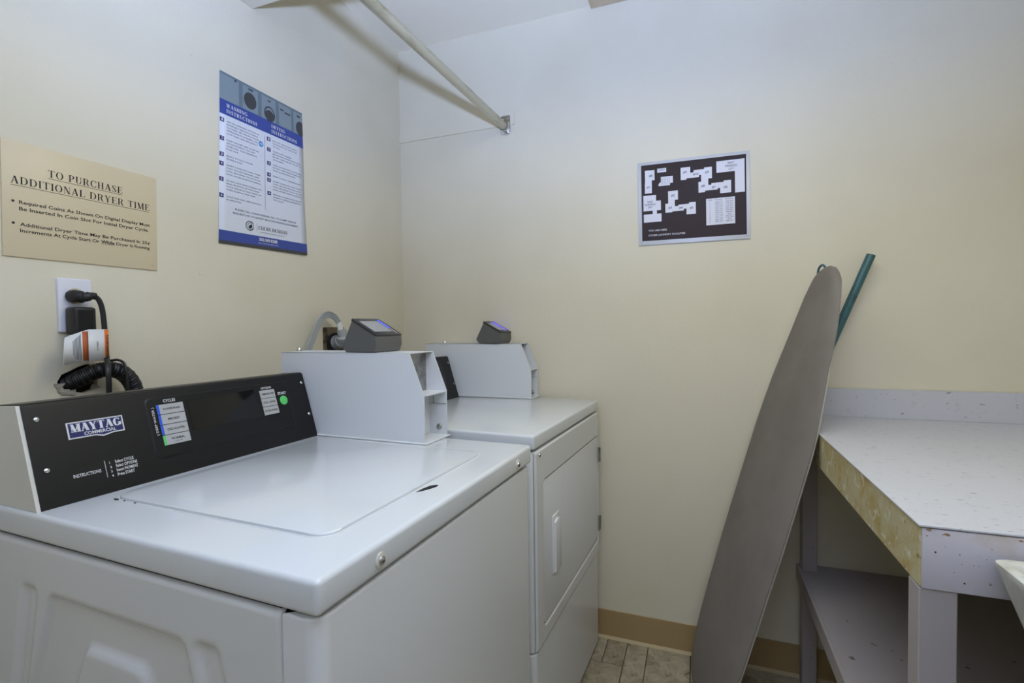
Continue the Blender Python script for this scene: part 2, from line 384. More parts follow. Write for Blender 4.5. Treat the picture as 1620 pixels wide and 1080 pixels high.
# small paint flecks on the wall
fk = MB()
for y, z, l in ((-0.955, 1.345, .010), (-0.962, 1.905, .008), (-0.52, 1.30, .01), (-0.30, 1.52, .006)):
    fk.box(0.0, 0.0012, y, y+l, z, z+0.002)
fk.build('paint_chip', 'wall', wl, 0)['kind'] = 'stuff'
# skirting
def skirting(name, x0, x1, y0, y1):
    o = struct(MB().box(x0, x1, y0, y1, 0.008, 0.109, 0.0012, 1).build(name, 'base', None)); return o
sk = skirting('baseboard_far', 0.05, 2.42, -0.004, 0.0)
MB().prism([(0, 0), (-0.012, 0), (-0.009, 0.004), (-0.004, 0.009), (0, 0.009)], lambda a, b, h: Vector((h, a, b)), 0.05, 2.42).build('cove_lip', 'caulk', sk)
skirting('baseboard_left', 0, 0.004, RY, -0.004); skirting('baseboard_right', RX-0.004, RX, RY, -0.004)
# painted cleat that carries the rod bracket, and the tan panel on the ceiling
struct(MB().prism([(0, 2.003), (-0.006, 2.003), (-0.006, 2.030), (-0.0004, 2.075), (0, 2.075)], lambda a, b, h: Vector((h, a, b)), 0.0, 0.532).build('trim_1', 'wall', None, 60))
struct(MB().box(0.843, 1.35, -0.42, -0.001, 2.383, 2.3935, 0.001, 1).build('trim_2', 'tanpanel', None))
# unseen lamp body, put in to go with the overhead light
t = thing('unseen_ceiling_lamp', 'unseen long white lamp under the lowered ceiling', 'lamp', (1.3, -0.98, SZ))
MB().box(-0.6, 0.6, -0.2, 0.2, -0.035, 0, 0.006, 2).build('lamp_body', 'enamel2', t)
MB().box(-0.55, 0.55, -0.17, 0.17, -0.05, -0.034, 0.006, 2).build('lamp_diffuser', 'lampglow', t)

# ================================================================== machines
def screw(parent, p, n, r=0.004, m='chrome', name='screw', washer=None):
    n = Vector(n).normalized(); p = Vector(p)
    if washer: MB().tube([p, p+n*0.0015, p+n*0.002], [washer, washer, washer*0.85], 16).build('washer_ring', 'cap', parent)
    b = p + (n*0.002 if washer else Vector((0, 0, 0)))
    MB().tube([b, b+n*r*0.35, b+n*r*0.6, b+n*r*0.68], [r, r*0.92, r*0.55, r*0.12], 14).build(name, m, parent)
CN = Vector((0.167, 0, 0.051)).normalized(); CS = Vector((-0.051, 0, 0.167)).normalized()
def console(parent, y1, labelled, dx=0.0, dz=0.0):
    prof = [(-0.572, 0.914), (-0.6205, 1.074), (-0.623, 1.0795), (-0.628, 1.0815), (-0.690, 1.0775), (-0.695, 1.073), (-0.700, 0.914)]
    prof = [(a+dx, b+dz) for a, b in prof]
    c = MB().prism(prof, lambda a, b, h: Vector((a, h, b)), 0.008, y1).build('console', 'black', parent)
    if labelled:
        p2 = [(-0.5735, 0.914), (-0.6245, 1.080), (-0.692, 1.0765), (-0.702, 1.07), (-0.706, 0.914)]
        e = MB().prism(p2, lambda a, b, h: Vector((a, h, b)), 0.0025, 0.0082, ).build('end_cap', 'cap', c)
    def T(u, v, h): return Vector((-0.572+dx, u, 0.914+dz)) + CS*v + CN*h
    for q in (0.0244, y1-0.011) if labelled else (y1-0.012,):
        for v in (0.1478, 0.0622): screw(c, T(q, v, 0), CN, 0.0042)
    if not labelled:
        slab(T, rrect(0.19, y1-0.062, 0.034, 0.159, 0.012), 0.0, 0.0008, 'control_panel', 'gloss', c)
        return c
    MB().prism([(-0.6285, 1.0816), (-0.6895, 1.0777), (-0.6895, 1.0784), (-0.6285, 1.0823)], lambda a, b, h: Vector((a, h, b)), 0.009, y1-0.001).build('console_top_sheen', 'ctop', c)  # thin added plate that carries the painted sheen of the console's top
    # --- raised frame round the control area
    po, pi_ = rrect(0.190, 0.5365, 0.036, 0.160, 0.012), rrect(0.194, 0.5325, 0.040, 0.156, 0.009)
    f = MB()
    for i in range(len(po)):
        j = (i+1) % len(po); b = bmesh.new()
        vs = [b.verts.new(T(*p, h)) for p, h in ((po[i], 0), (po[j], 0), (pi_[j], 0.0016), (pi_[i], 0.0016))]
        b.faces.new(vs); f._add(b)
    f.prism(pi_, lambda a, b, h: T(a, b, h), 0.0002, 0.0016)
    pan = f.build('control_panel', 'black', c)
    disp = slab(T, [(0.2725, 0.0795), (0.4435, 0.0785), (0.4345, 0.1465), (0.2725, 0.1435)], 0.001, 0.0022, 'display_window', 'gloss', c, 'glossy black display window')
    g = Flat(T); g.text('- - -', 0.362, 0.124, 0.0042, 0.014, h=0.0024, bold=0.02); g.build('display_digits', 'vfd', c)
    # --- cycle buttons
    def Tp(u, v, h): return T(u, v, h+0.0016)
    names = ['POWERWASH', 'MIXED', 'DELICATES', 'NORMAL']
    for k, nme in enumerate(names):
        v1 = 0.1425 - k*0.0208; v0 = v1-0.0195
        b = slab(Tp, [(0.210, v0), (0.2628, v0), (0.2628, v1), (0.210, v1)], 0, 0.0012, 'button', 'btn', c, 'silver %s cycle button' % nme.lower())
        col = 'green' if k == 3 else 'blue'
        a = Flat(Tp); a.rect(0.2095, v0, 0.2145, v1, 0.0014); a.build('colour_bar', col, b)
        a = Flat(Tp); a.text(nme, 0.2385, v0+0.0075 if k < 3 else v0+0.0092, 0.0042, min(0.034, 0.0045*len(nme)), 'C', 0.0014, 0.02)
        if k == 3: a.text('MON - FRI', 0.2385, v0+0.0035, 0.0028, 0.014, 'C', 0.0014)
        a.build('lettering', 'ink', b)
    for k, nme in enumerate(['TEMPERATURE', 'SOIL LEVEL', 'EXTRA RINSE']):
        v1 = 0.1415 - k*0.0208; v0 = v1-0.0195
        b = slab(Tp, [(0.4495, v0), (0.4925, v0), (0.4925, v1), (0.4495, v1)], 0, 0.0012, 'button', 'btn', c, 'silver %s option button' % nme.lower())
        a = Flat(Tp); a.text(nme, 0.471, v0+0.0075, 0.0045, 0.036, 'C', 0.0014, 0.02); a.build('lettering', 'ink', b)
    b = slab(Tp, circ(0.514, 0.1095, 0.0115, 28), 0, 0.0018, 'start_button', 'green', c, 'round green start button', 0.0005)
    # --- white print
    a = Flat(Tp)
    a.text('CYCLES', 0.2375, 0.1465, 0.0058, 0.0245, 'C', 0.0003, 0.02)
    a.text('OPTIONS', 0.471, 0.1443, 0.0052, 0.030, 'C', 0.0003, 0.02)
    a.text('START', 0.514, 0.1250, 0.0062, 0.0260, 'C', 0.0003, 0.03)
    a.build('panel_lettering', 'wprint', c)
    Tr = lambda u, v, h: Tp(0.2045 - v, 0.083 + u, h)      # lettering turned on its side
    a = Flat(Tr); a.text('( DEEP WATER )', 0, 0, 0.0042, 0.056, 'L', 0.0003, 0.01); a.build('side_lettering', 'wprint', c)
    a = Flat(T)
    a.text('INSTRUCTIONS', 0.0575, 0.0395, 0.0055, 0.0405, 'L', 0.0003, 0.01)
    a.rect(0.1052, 0.0275, 0.1060, 0.0575, 0.0003)
    for k, s_ in enumerate(['Select CYCLE', 'Select OPTIONS', 'Insert PAYMENT', 'Press START']):
        a.text(str(k+1), 0.1125, 0.0500-k*0.0078, 0.0040, None, 'L', 0.0003, 0.02)
        a.text(s_, 0.1215, 0.0497-k*0.0078, 0.0052, 0.0024*len(s_)+0.002, 'L', 0.0003, 0.02)
    a.build('instruction_lettering', 'wprint', c)
    # --- maker's badge
    def Tb(u, v, h): return T(0.0612+u, 0.1052+v, h)
    bad = slab(Tb, [(0, 0), (0.040, 0), (0.052, -0.0035), (0.068, 0), (0.0868, 0), (0.0868, 0.029), (0, 0.029)], 0, 0.0012, 'badge', 'wprint', c, 'blue and white maker badge')
    a = Flat(Tb); a.poly([(0.0022, 0.002), (0.0400, 0.002), (0.052, -0.001), (0.068, 0.002), (0.0846, 0.002), (0.0846, 0.027), (0.0022, 0.027)], 0.0014); a.build('badge_field', 'navy', bad)
    a = Flat(Tb); a.serif('MAYTAG', 0.0434, 0.0112, 0.0142, 0.077, 'C', 0.0018, 1.8, 0.06)
    a.text('COMMERCIAL', 0.0480, 0.0036, 0.0056, 0.050, 'C', 0.0018, 0.02); a.build('lettering', 'wprint', bad)
    return c
def coin_box(parent, y0, y1, zt, lock, zb=0.914, turn=0.0):
    """sheet-metal payment housing: thin sides, lid, shelf and recessed plates"""
    prof = [(-0.700, zb+0.004), (-0.240, zb+0.004), (-0.240, 1.034), (-0.280, zt), (-0.700, zt)]
    fm = lambda a, b, h: Vector((a, h, b)); th = 0.0022
    c = MB().prism(prof, fm, y0, y0+th).prism(prof, fm, y1-th, y1).box(-0.700, -0.281, y0, y1, zt-th, zt).build('coin_box', 'box', parent)
    MB().box(-0.704, -0.232, y0-0.006, y1+0.003, zb+0.0005, zb+0.0042, 0.001, 1).build('base_plate', 'box', c)
    MB().box(-0.300, -0.2415, y0+th, y1-th, 1.030, 1.0325).build('shelf', 'box', c)
    MB().box(-0.700, -0.697, y0+th, y1-th, zb+0.004, zt-th).build('back_panel', 'box', c)
    MB().box(-0.304, -0.301, y0+th, y1-th, 1.033, zt-th).build('upper_plate', 'steel', c)['label'] = 'bare grey metal plate'
    MB().box(-0.296, -0.293, y0+th, y1-th, zb+0.005, 1.030).build('lower_plate', 'box', c)
    MB().box(-0.306, -0.241, y1-th-0.0012, y1-th, 0.998, 0.9990).box(-0.2805, -0.2795, y1-th-0.0012, y1-th, 0.998, 1.030).build('fold_line', 'steel', c)
    screw(c, (-0.263, y1-th, 0.937), (0, -1, 0), 0.008, 'steel', 'plug_button')
    if lock:
        ym = (y0+y1)/2-0.012
        l = MB().tube([(-0.294, ym, 0.975), (-0.276, ym, 0.975), (-0.274, ym, 0.975)], [0.017, 0.017, 0.014], 20).build('lock_cylinder', 'chrome', c)
        MB().tube([(-0.2742, ym, 0.975), (-0.2725, ym, 0.975)], 0.009, 16).build('keyhole', 'dark', l)
        MB().tube([(-0.294, ym, 0.945), (-0.284, ym, 0.945)], 0.008, 14).build('lock_pin', 'chrome', c)
    if turn:
        pv = Vector((-0.24, y0, 0)); c.matrix_basis = Matrix.Translation(pv) @ Matrix.Rotation(turn, 4, 'Z') @ Matrix.Translation(-pv)
    return c

# ---------------------------------------------------------------- washer
WA = -0.0351
W = thing('washing_machine', 'white top-load washing machine with black control panel, nearest the camera', 'washing machine', (0.8133, -1.4475, 0), WA)
D_, Wd = 0.72, 0.686
# cabinet side with pressed-in panels
def sdpoly(px, pz, P):
    d = 1e9; s = 1
    n = len(P); inside = True
    for i in range(n):
        ax, az = P[i]; bx, bz = P[(i+1) % n]; ex, ez = bx-ax, bz-az; wx_, wz_ = px-ax, pz-az
        t_ = max(0, min(1, (wx_*ex+wz_*ez)/(ex*ex+ez*ez))); dx_, dz_ = wx_-ex*t_, wz_-ez*t_
        d = min(d, dx_*dx_+dz_*dz_)
        if ex*wz_-ez*wx_ < 0: inside = False
    return sqrt(d)*(-1 if inside else 1)
def ccw(P):
    a = sum(P[i][0]*P[(i+1) % len(P)][1]-P[(i+1) % len(P)][0]*P[i][1] for i in range(len(P)))
    return P if a > 0 else P[::-1]
shapes = [(ccw([(-0.530, 0.772), (-0.247, 0.772), (-0.205, 0.60), (-0.205, 0.20), (-0.60, 0.20), (-0.60, 0.60)]), 0.016, -0.009),
          (ccw([(-0.440, 0.705), (-0.335, 0.705), (-0.28, 0.55), (-0.28, 0.28), (-0.52, 0.28), (-0.52, 0.55)]), 0.022, 0.009),
          (ccw([(-0.610, 0.782), (-0.592, 0.782), (-0.650, 0.55), (-0.650, 0.20), (-0.665, 0.20), (-0.665, 0.55)]), 0.010, -0.006),
          (ccw([(-0.194, 0.782), (-0.178, 0.782), (-0.130, 0.60), (-0.130, 0.20), (-0.150, 0.20), (-0.155, 0.60)]), 0.012, -0.006)]
def emboss(x, z):
    o = 0
    for P, r, dp in shapes:
        s = (r - sdpoly(x, z, P))/0.014 + 0.5
        s = max(0, min(1, s)); o += dp*s*s*(3-2*s)
    return o
gx, gz = 120, 150; vs = []; fs = []
for i in range(gx+1):
    for j in range(gz+1):
        x = -D_ + (D_-0.0560)*i/gx; z = 0.03 + (0.8665-0.03)*j/gz
        e = emboss(x, z) if z > 0.15 else 0
        top = 0.8665-z; y = -e
        if top < 0.006: y += 0.006 - sqrt(max(0, 0.006**2-(0.006-top)**2))
        fr_ = -0.0560-x
        if fr_ < 0.004: y += 0.004 - sqrt(max(0, 0.004**2-(0.004-fr_)**2))
        vs.append((x, y, z))
for i in range(gx):
    for j in range(gz):
        a = i*(gz+1)+j; fs.append((a, a+gz+1, a+gz+2, a+1))
me = bpy.data.meshes.new('side_panel'); me.from_pydata(vs, [], fs); me.update(); smooth(me, 60)
o = link('side_panel', me, 'enamel2', W); o['label'] = 'side panel with pressed-in shapes'
sm_ = o.modifiers.new('thickness', 'SOLIDIFY'); sm_.thickness = 0.0015; sm_.offset = -1
vert_edge = lambda e: abs(e.verts[0].co.z-e.verts[1].co.z) > 0.1
# front panel: wraps both corners
fp = MB(); R_ = 0.022
prof = [(-0.054, 0.0)] + [(-R_+R_*sin(a), R_-R_*cos(a)) for a in [pi/2*i/6 for i in range(7)]] + \
       [(-R_+R_*cos(a), Wd-R_+R_*sin(a)) for a in [pi/2*i/6 for i in range(7)]] + [(-0.054, Wd), (-0.054, Wd-0.003), (-0.02, Wd-0.02), (-0.02, 0.02), (-0.054, 0.003)]
fp.prism(prof, lambda a, b, h: Vector((a, b, h)), 0.03, 0.8655, 0.0035, 3)
fp.build('front_panel', 'enamel2', W)
MB().box(-D_, -0.02, 0.014, Wd-0.002, 0.035, 0.865).build('cabinet', 'enamel2', W)
MB().box(-D_+0.01, -0.012, 0.012, Wd-0.012, 0.85, 0.880).build('seam_gap', 'dark', W)
MB().box(-D_+0.03, -0.05, 0.03, Wd-0.03, 0.012, 0.04).build('base_frame', 'dark', W)
for fx in (-0.61, -0.06):
    for fy in (0.05, Wd-0.05): MB().tube([(fx, fy, 0), (fx, fy, 0.014), (fx, fy, 0.015)], [0.018, 0.018, 0.01], 12).build('foot', 'rubber', W)
top = MB().box(-D_-0.002, 0.003, -0.003, Wd+0.003, 0.8705, 0.9140, 0.008, 5)
top = top.build('top_panel', 'enamel', W)
# lid with a groove round it
lidp = rrect(-0.540, -0.070, 0.089, 0.572, 0.03, 7)
gro = MB().prism(rrect(-0.543, -0.067, 0.086, 0.575, 0.032, 7), lambda a, b, h: Vector((a, b, h)), 0.9135, 0.9145, 0.0005, 1).build('lid_seam', 'enamel2', W)
lid = MB().prism(lidp, lambda a, b, h: Vector((a, b, h)), 0.9137, 0.9182, 0.0035, 4).build('lid', 'enamel', W)
lens = [(-0.0665, 0.296), (-0.059, 0.306), (-0.0525, 0.320), (-0.0480, 0.334), (-0.0490, 0.342), (-0.0540, 0.343), (-0.061, 0.335), (-0.0650, 0.318)]
MB().prism([(x*1.0+0.002, y) for x, y in lens], lambda a, b, h: Vector((a, b, h)), 0.9135, 0.9146).build('finger_notch', 'dark', lid)
hm = MB()
for y_, l_ in ((0.0,.012), (0.016,.005), (0.036,.006)):
    hm.prism(circ(0, 0, l_*0.35, 8), lambda a, b, h, y_=y_: Vector((-0.523+y_*1.4+a*1.6, 0.0868+b*0.6, h)), 0.9140, 0.9149)
hm.build('hinge_wear_mark', 'dark', lid)['kind'] = 'stuff'
for y in (0.1097, 0.5995): screw(W, (0.003, y, 0.8895), (1, 0, 0), 0.0062, 'chrome', 'screw', 0.0105)
console(W, 0.596, True)
cb = coin_box(W, 0.600, 0.7095, 1.1365, True)

# ---------------------------------------------------------------- dryer
DA = -0.0562; DW = 0.6582; DD = 0.70
Dr = thing('dryer', 'white front-loading dryer beside the far wall, behind the washing machine', 'dryer', (0.8249, -0.7004, 0), DA)
R_ = 0.016
def wrap(z0, z1, name):
    prof = [(-0.03, 0.0)] + [(-R_+R_*sin(a), R_-R_*cos(a)) for a in [pi/2*i/6 for i in range(7)]] + \
           [(-R_+R_*cos(a), DW-R_+R_*sin(a)) for a in [pi/2*i/6 for i in range(7)]] + [(-0.03, DW)]
    return MB().prism(prof, lambda a, b, h: Vector((a, b, h)), z0, z1, 0.005, 3).build(name, 'enamel2', Dr)
fpn = wrap(0.3590, 0.8785, 'front_panel'); wrap(0.018, 0.3535, 'lower_panel')
MB().box(-DD, -0.025, 0.002, DW-0.002, 0.02, 0.878).build('cabinet', 'enamel2', Dr)
MB().box(-DD+0.01, -0.012, 0.01, DW-0.01, 0.870, 0.890).build('seam_gap', 'dark', Dr)
MB().box(-0.05, -0.008, 0.01, DW-0.01, 0.348, 0.364).build('seam_gap', 'dark', Dr)
for fx in (-0.65, -0.06):
    for fy in (0.05, DW-0.05): MB().tube([(fx, fy, 0), (fx, fy, 0.02), (fx, fy, 0.021)], [0.018, 0.018, 0.01], 12).build('foot', 'rubber', Dr)
MB().box(-DD-0.002, 0.003, -0.002, DW+0.002, 0.8835, 0.9221, 0.007, 5).build('top_panel', 'enamel', Dr)
Td = lambda a, b, h: Vector((h, a, b))
# the front face stands 4 mm proud round the door opening
fb_ = bmesh.new()
loops = [(rrect(0.004, DW-0.004, 0.3600, 0.8775, 0.004, 6), 0.0002), (rrect(0.010, DW-0.008, 0.3640, 0.8740, 0.006, 6), 0.0045),
         (rrect(0.0505, 0.6500, 0.3965, 0.7940, 0.026, 6), 0.0045), (rrect(0.0545, 0.6465, 0.4015, 0.7915, 0.024, 6), 0.0004)]
rg = [[fb_.verts.new(Td(a, b, h)) for a, b in P] for P, h in loops]
for i in range(3):
    for j in range(len(rg[0])): k = (j+1) % len(rg[0]); fb_.faces.new((rg[i][j], rg[i][k], rg[i+1][k], rg[i+1][j]))
bmesh.ops.recalc_face_normals(fb_, faces=fb_.faces)
mb = MB(); mb._add(fb_); mb.build('front_frame', 'enamel2', Dr, 0)
MB().prism(rrect(0.0540, 0.6470, 0.4010, 0.7920, 0.024, 6), Td, 0.0, 0.0006).build('door_seam', 'dark', Dr)
door = MB().prism(rrect(0.0558, 0.6455, 0.4025, 0.7895, 0.022), Td, 0.0, 0.0030, 0.0015, 3).build('door', 'enamel2', Dr)
hd = MB().prism(rrect(0.130, 0.188, 0.507, 0.670, 0.004, 2), Td, 0.0030, 0.0065, 0.002, 2).build('handle', 'enamel2', door)
MB().prism([(0.134, 0.512), (0.180, 0.512), (0.180, 0.652), (0.152, 0.660), (0.134, 0.652)], Td, 0.0065, 0.0135, 0.003, 2).build('handle_grip', 'enamel2', door)
screw(door, (0.0065, 0.184, 0.549), (1, 0, 0), 0.003)
for z in (0.720, 0.464):
    h = MB().box(0.0, 0.0095, 0.636, 0.649, z-0.028, z+0.028, 0.001, 1).build('hinge', 'chrome', Dr)
    MB().tube([(0.0095, 0.6495, z-0.026), (0.0095, 0.6495, z+0.026)], 0.0035, 8).build('hinge_pin', 'steel', h)
for y in (0.0335, 0.6440): screw(Dr, (0.0045 if y < 0.6 else 0.003, y, 0.8655), (1, 0, 0), 0.0055)
console(Dr, 0.553, False, 0.042, 0.003)
coin_box(Dr, 0.597, 0.680, 1.1335, False, 0.9221, 0.045)

# ---------------------------------------------------------------- payment readers
def reader(frame, y0, y1, dz, dx, label, small):
    R0 = thing('card_reader', label, 'card reader', frame.matrix_basis @ Vector((-0.42+dx, (y0+y1)/2, 1.134+dz)), frame.rotation_euler.z, 'card readers on the coin boxes')
    hy = (y1-y0)/2; X = lambda x: x+0.42; Zz = lambda z: z-1.134
    pr = [(-0.463, 1.134), (-0.4755, 1.150), (-0.441, 1.217), (-0.3675, 1.1765), (-0.366, 1.152), (-0.373, 1.134)]
    MB().prism([(X(a), Zz(b)) for a, b in pr], lambda a, b, h: Vector((a, h, b)), -hy, hy).build('case', 'pewter', R0)
    md = R0.children[0].modifiers.new('bevel', 'BEVEL'); md.width = 0.002; md.segments = 2; md.limit_method = 'ANGLE'
    a0 = Vector((X(-0.4425), 0, Zz(1.2195))); a1 = Vector((X(-0.3665), 0, Zz(1.1775))); e = (a1-a0); L_ = e.length; e.normalize(); n = Vector((-e.z, 0, e.x))
    if n.z < 0: n = -n
    T = lambda u, v, h: a0 + e*v + Vector((0, u, 0)) + n*h
    slab(T, rrect(-hy-0.0005, hy+0.0005, -0.001, L_+0.001, 0.004, 3), -0.004, 0.0015, 'bezel', 'bezel', R0, 'black screen frame', 0.0006)
    s = slab(T, [(-hy*0.78, L_*0.16), (hy*0.58, L_*0.16), (hy*0.58, L_*0.82), (-hy*0.78, L_*0.82)], 0.0012, 0.0018, 'screen', 'screen', R0)
    if small:
        slab(T, [(hy*0.02, L_*0.06), (hy*0.72, L_*0.06), (hy*0.72, L_*0.86), (hy*0.30, L_*0.86)], 0.0014, 0.0021, 'lit_strip', 'led2', R0, 'glowing violet-blue strip')
    else:
        slab(T, [(hy*0.68, L_*0.08), (hy*0.80, L_*0.08), (hy*0.80, L_*0.60), (hy*0.68, L_*0.60)], 0.0014, 0.0021, 'light_strip', 'led', R0, 'blue light strip')
        slab(T, [(hy*0.70, L_*0.62), (hy*0.78, L_*0.62), (hy*0.78, L_*0.92), (hy*0.70, L_*0.92)], 0.0014, 0.0021, 'light_strip_end', 'btn', R0)
        slab(T, [(-hy*0.55, L_*0.04), (hy*0.1, L_*0.04), (hy*0.1, L_*0.09), (-hy*0.55, L_*0.09)], 0.0014, 0.0019, 'speaker_slot', 'pewter', R0)
        slab(T, [(-hy*0.02, L_*0.88), (hy*0.18, L_*0.88), (hy*0.18, L_*0.92), (-hy*0.02, L_*0.92)], 0.0014, 0.0019, 'status_mark', 'pewter', R0)
    return R0
bpy.context.view_layer.update()
reader(W, 0.598, 0.708, 0.0035, -0.010, 'grey card reader with blank grey screen, on the coin box of the washing machine', False)
reader(Dr, 0.583, 0.683, 0.0002, 0.008, 'grey card reader with violet-blue light on its screen, on the coin box of the dryer', True)
def on(frame, x, y, z): return frame.matrix_basis @ Vector((x, y, z))
for fr_, x, y, z in ((W, -0.690, 0.655, 1.1365), (Dr, -0.628, 0.63, 1.1335)):
    q = on(fr_, x, y, z)
    bx = [c for c in fr_.children if c.name.startswith('coin_box')][0]
    MB().tube([(x, y, z), (x, y, z+0.003), (x, y, z+0.009), (x, y, z+0.010)], [0.007, 0.007, 0.0045, 0.002], 12).build('cam_bolt', 'chrome', bx)

# ================================================================== on the left wall
# --- dryer time sign
t = thing('dryer_time_sign', 'beige plastic sign titled TO PURCHASE ADDITIONAL DRYER TIME', 'sign', (0, -1.346, 1.343))
def Tq(u, v, h): return Vector((h, u - 0.004*(1-v/0.22)+0.0015*(u/0.28), v))
pl = [(0.0025, 0.0), (0.2845, 0.0), (0.2845, 0.2205), (0.0025, 0.2195)]
slab(Tq, pl, 0.0, 0.003, 'sign_plate', 'plaque', t, None, 0.0008)
a = Flat(Tq); h = 0.0033
a.serif('TO PURCHASE', 0.1415, 0.1652, 0.0140, 0.1360, 'C', h)
a.serif('ADDITIONAL DRYER TIME', 0.1415, 0.1392, 0.0142, 0.2520, 'C', h)
a.rect(0.0735, 0.1618, 0.2095, 0.1626, h); a.rect(0.0155, 0.1354, 0.2675, 0.1362, h)
a.text('Required Coins As Shown On Digital Display Must', 0.0275, 0.1018, 0.0066, 0.2405, 'L', h, 0.016)
a.text('Be Inserted In Coin Slot For Initial Dryer Cycle.', 0.0275, 0.0894, 0.0066, 0.2375, 'L', h, 0.016)
a.text('Additional Dryer Time May Be Purchased In 25\u00a2', 0.0285, 0.0597, 0.0066, 0.2390, 'L', h, 0.016)
a.text('Increments At Cycle Start Or', 0.0285, 0.0478, 0.0066, 0.1340, 'L', h, 0.016)
a.text('While', 0.1655, 0.0478, 0.0066, 0.0265, 'L', h, 0.03); a.rect(0.1655, 0.0460, 0.1920, 0.0465, h)
a.text('Dryer Is Running', 0.1955, 0.0478, 0.0066, 0.0715, 'L', h, 0.016)
for v in (0.1055, 0.0640): a.poly(circ(0.0185, v, 0.0024, 12), h)
a.build('lettering', 'ink', t)
for u, v in ((0.2775, 0.2125), (0.2745, 0.0115), (0.0085, 0.0160)):
    slab(Tq, circ(u, v, 0.0022, 10), 0.003, 0.0036, 'nail_head', 'plaque', t)

# --- instruction poster
t = thing('instruction_poster', 'tall blue and white WASHING / DRYING INSTRUCTIONS poster in the middle of the left wall', 'poster', (0, -0.88, 1.439))
HP = 0.4665
def Tw(u, v, h):
    s = 1 - v/HP; ul = 0.0010 - 0.0175*max(0, min(1.1, s*1.08)); ur = 0.3003 + 0.0030*s
    k = u/0.30; curl = 0.0015 + 0.005*(k**3)*(s**4) + 0.0006*sin(v*25)
    return Vector((curl+h, ul + (ur-ul)*k, v - 0.0045*s*(1-k) + 0.0035*s*k*s))
nU, nV = 12, 24; vs = []; fs = []
for i in range(nU+1):
    for j in range(nV+1): vs.append(tuple(Tw(0.30*i/nU, HP*j/nV, 0)))
for i in range(nU):
    for j in range(nV):
        q = i*(nV+1)+j; fs.append((q, q+nV+1, q+nV+2, q+1))
me = bpy.data.meshes.new('paper_sheet'); me.from_pydata(vs, [], fs); me.update(); smooth(me, 80)
o = link('paper_sheet', me, 'paper', t); sd = o.modifiers.new('s', 'SOLIDIFY'); sd.thickness = 0.0004; sd.offset = -1
def gridrect(name, u0, v0, u1, v1, h, m, parent, nu=8, nv=3, label=None):
    a = Flat(Tw)
    for i in range(nu):
        for j in range(nv): a.rect(u0+(u1-u0)*i/nu, v0+(v1-v0)*j/nv, u0+(u1-u0)*(i+1)/nu, v0+(v1-v0)*(j+1)/nv, h)
    return a.build(name, m, parent, label)
ph = gridrect('picture_band', 0.0, 0.3915, 0.300, HP, 0.0005, 'pphoto', t, 8, 3, 'printed picture of washing machines')
bb = gridrect('title_band', 0.0, 0.3520, 0.300, 0.3920, 0.0005, 'pblue', t, 8, 3, 'blue title band')
fb = gridrect('footer_band', 0.0, 0.0100, 0.300, 0.0375, 0.0005, 'pblue', t, 8, 2, 'blue footer band')
gridrect('footer_grey_strip', 0.0, 0.0, 0.300, 0.0100, 0.0005, 'pdark', t, 8, 1, 'dark grey strip along the bottom')  # plain dark grey strip below the blue footer
for x0, x1 in ((0.0, 0.060), (0.073, 0.125), (0.138, 0.190), (0.203, 0.252), (0.262, 0.300)):
    a = Flat(Tw); a.rect(x0, 0.392, x1, 0.460, 0.0008); a.build('pictured_machine', 'pphoto2', ph)
a = Flat(Tw)
a.poly([(0.098+0.0215*cos(q*pi/10), 0.4225+0.0235*sin(q*pi/10)) for q in range(20)], 0.0013)
a.ring(0.167, 0.412, 0.0225, 0.018, 0.0013, sq=0.9); a.poly([(0.167+0.0175*cos(q*pi/10), 0.408+0.015*sin(q*pi/10)) for q in range(20)], 0.0013)
a.poly([(min(0.300, 0.292+0.021*cos(q*pi/10)), 0.412+0.023*sin(q*pi/10)) for q in range(20)], 0.0013)
a.rect(0.092, 0.452, 0.108, 0.457, 0.0013); a.rect(0.160, 0.448, 0.172, 0.452, 0.0013); a.rect(0.208, 0.441, 0.222, 0.446, 0.0013)
a.rect(0.226, 0.437, 0.248, 0.442, 0.0013); a.rect(0.276, 0.446, 0.290, 0.452, 0.0013); a.rect(0.045, 0.455, 0.053, 0.460, 0.0013)
a.build('pictured_doors', 'pdark', ph)
a = Flat(Tw); a.serif('WASHING', 0.021, 0.3740, 0.0100, 0.066, 'L', 0.0010, 1.3); a.serif('INSTRUCTIONS', 0.021, 0.3585, 0.0100, 0.100, 'L', 0.0010, 1.3)
a.serif('DRYING', 0.173, 0.3740, 0.0100, 0.052, 'L', 0.0010, 1.3); a.serif('INSTRUCTIONS', 0.173, 0.3585, 0.0100, 0.100, 'L', 0.0010, 1.3)
a.build('title_lettering', 'wprint', bb)
L1 = [(0.3335, ['ADD RECOMMENDED AMOUNT OF', 'DETERGENT BEFORE LOADING', 'CLOTHES. SEE INSTRUCTIONS', 'APPROPRIATE WASHERS. USE', 'LOW SUDS HIGH EFFICIENCY']),
      (0.2830, ['LOAD WASHER AND CLOSE LID', 'OR DOOR FIRMLY. DO NOT', 'OVERLOAD. TRAP GARMENTS', 'FOR LIFE.']),
      (0.2400, ['SELECT CYCLE & WATER', 'TEMPERATURE.']),
      (0.2150, ['INSERT COINS OR CARD. THEN', 'START (DO NOT REMOVE CARD', 'UNTIL PROMPTED TO DO SO OR', 'UNTIL WATER STARTS RUNNING).']),
      (0.1730, ['LID WILL LOCK ONCE DURING THE', 'FINAL PORTION OF THE WASH', 'CYCLE. PLEASE DO NOT FORCE LID', 'OPEN DURING THIS TIME.']),
      (0.1290, ['CYCLE TIMES VARY, APPROXIMATELY', '35 MINUTES.'])]
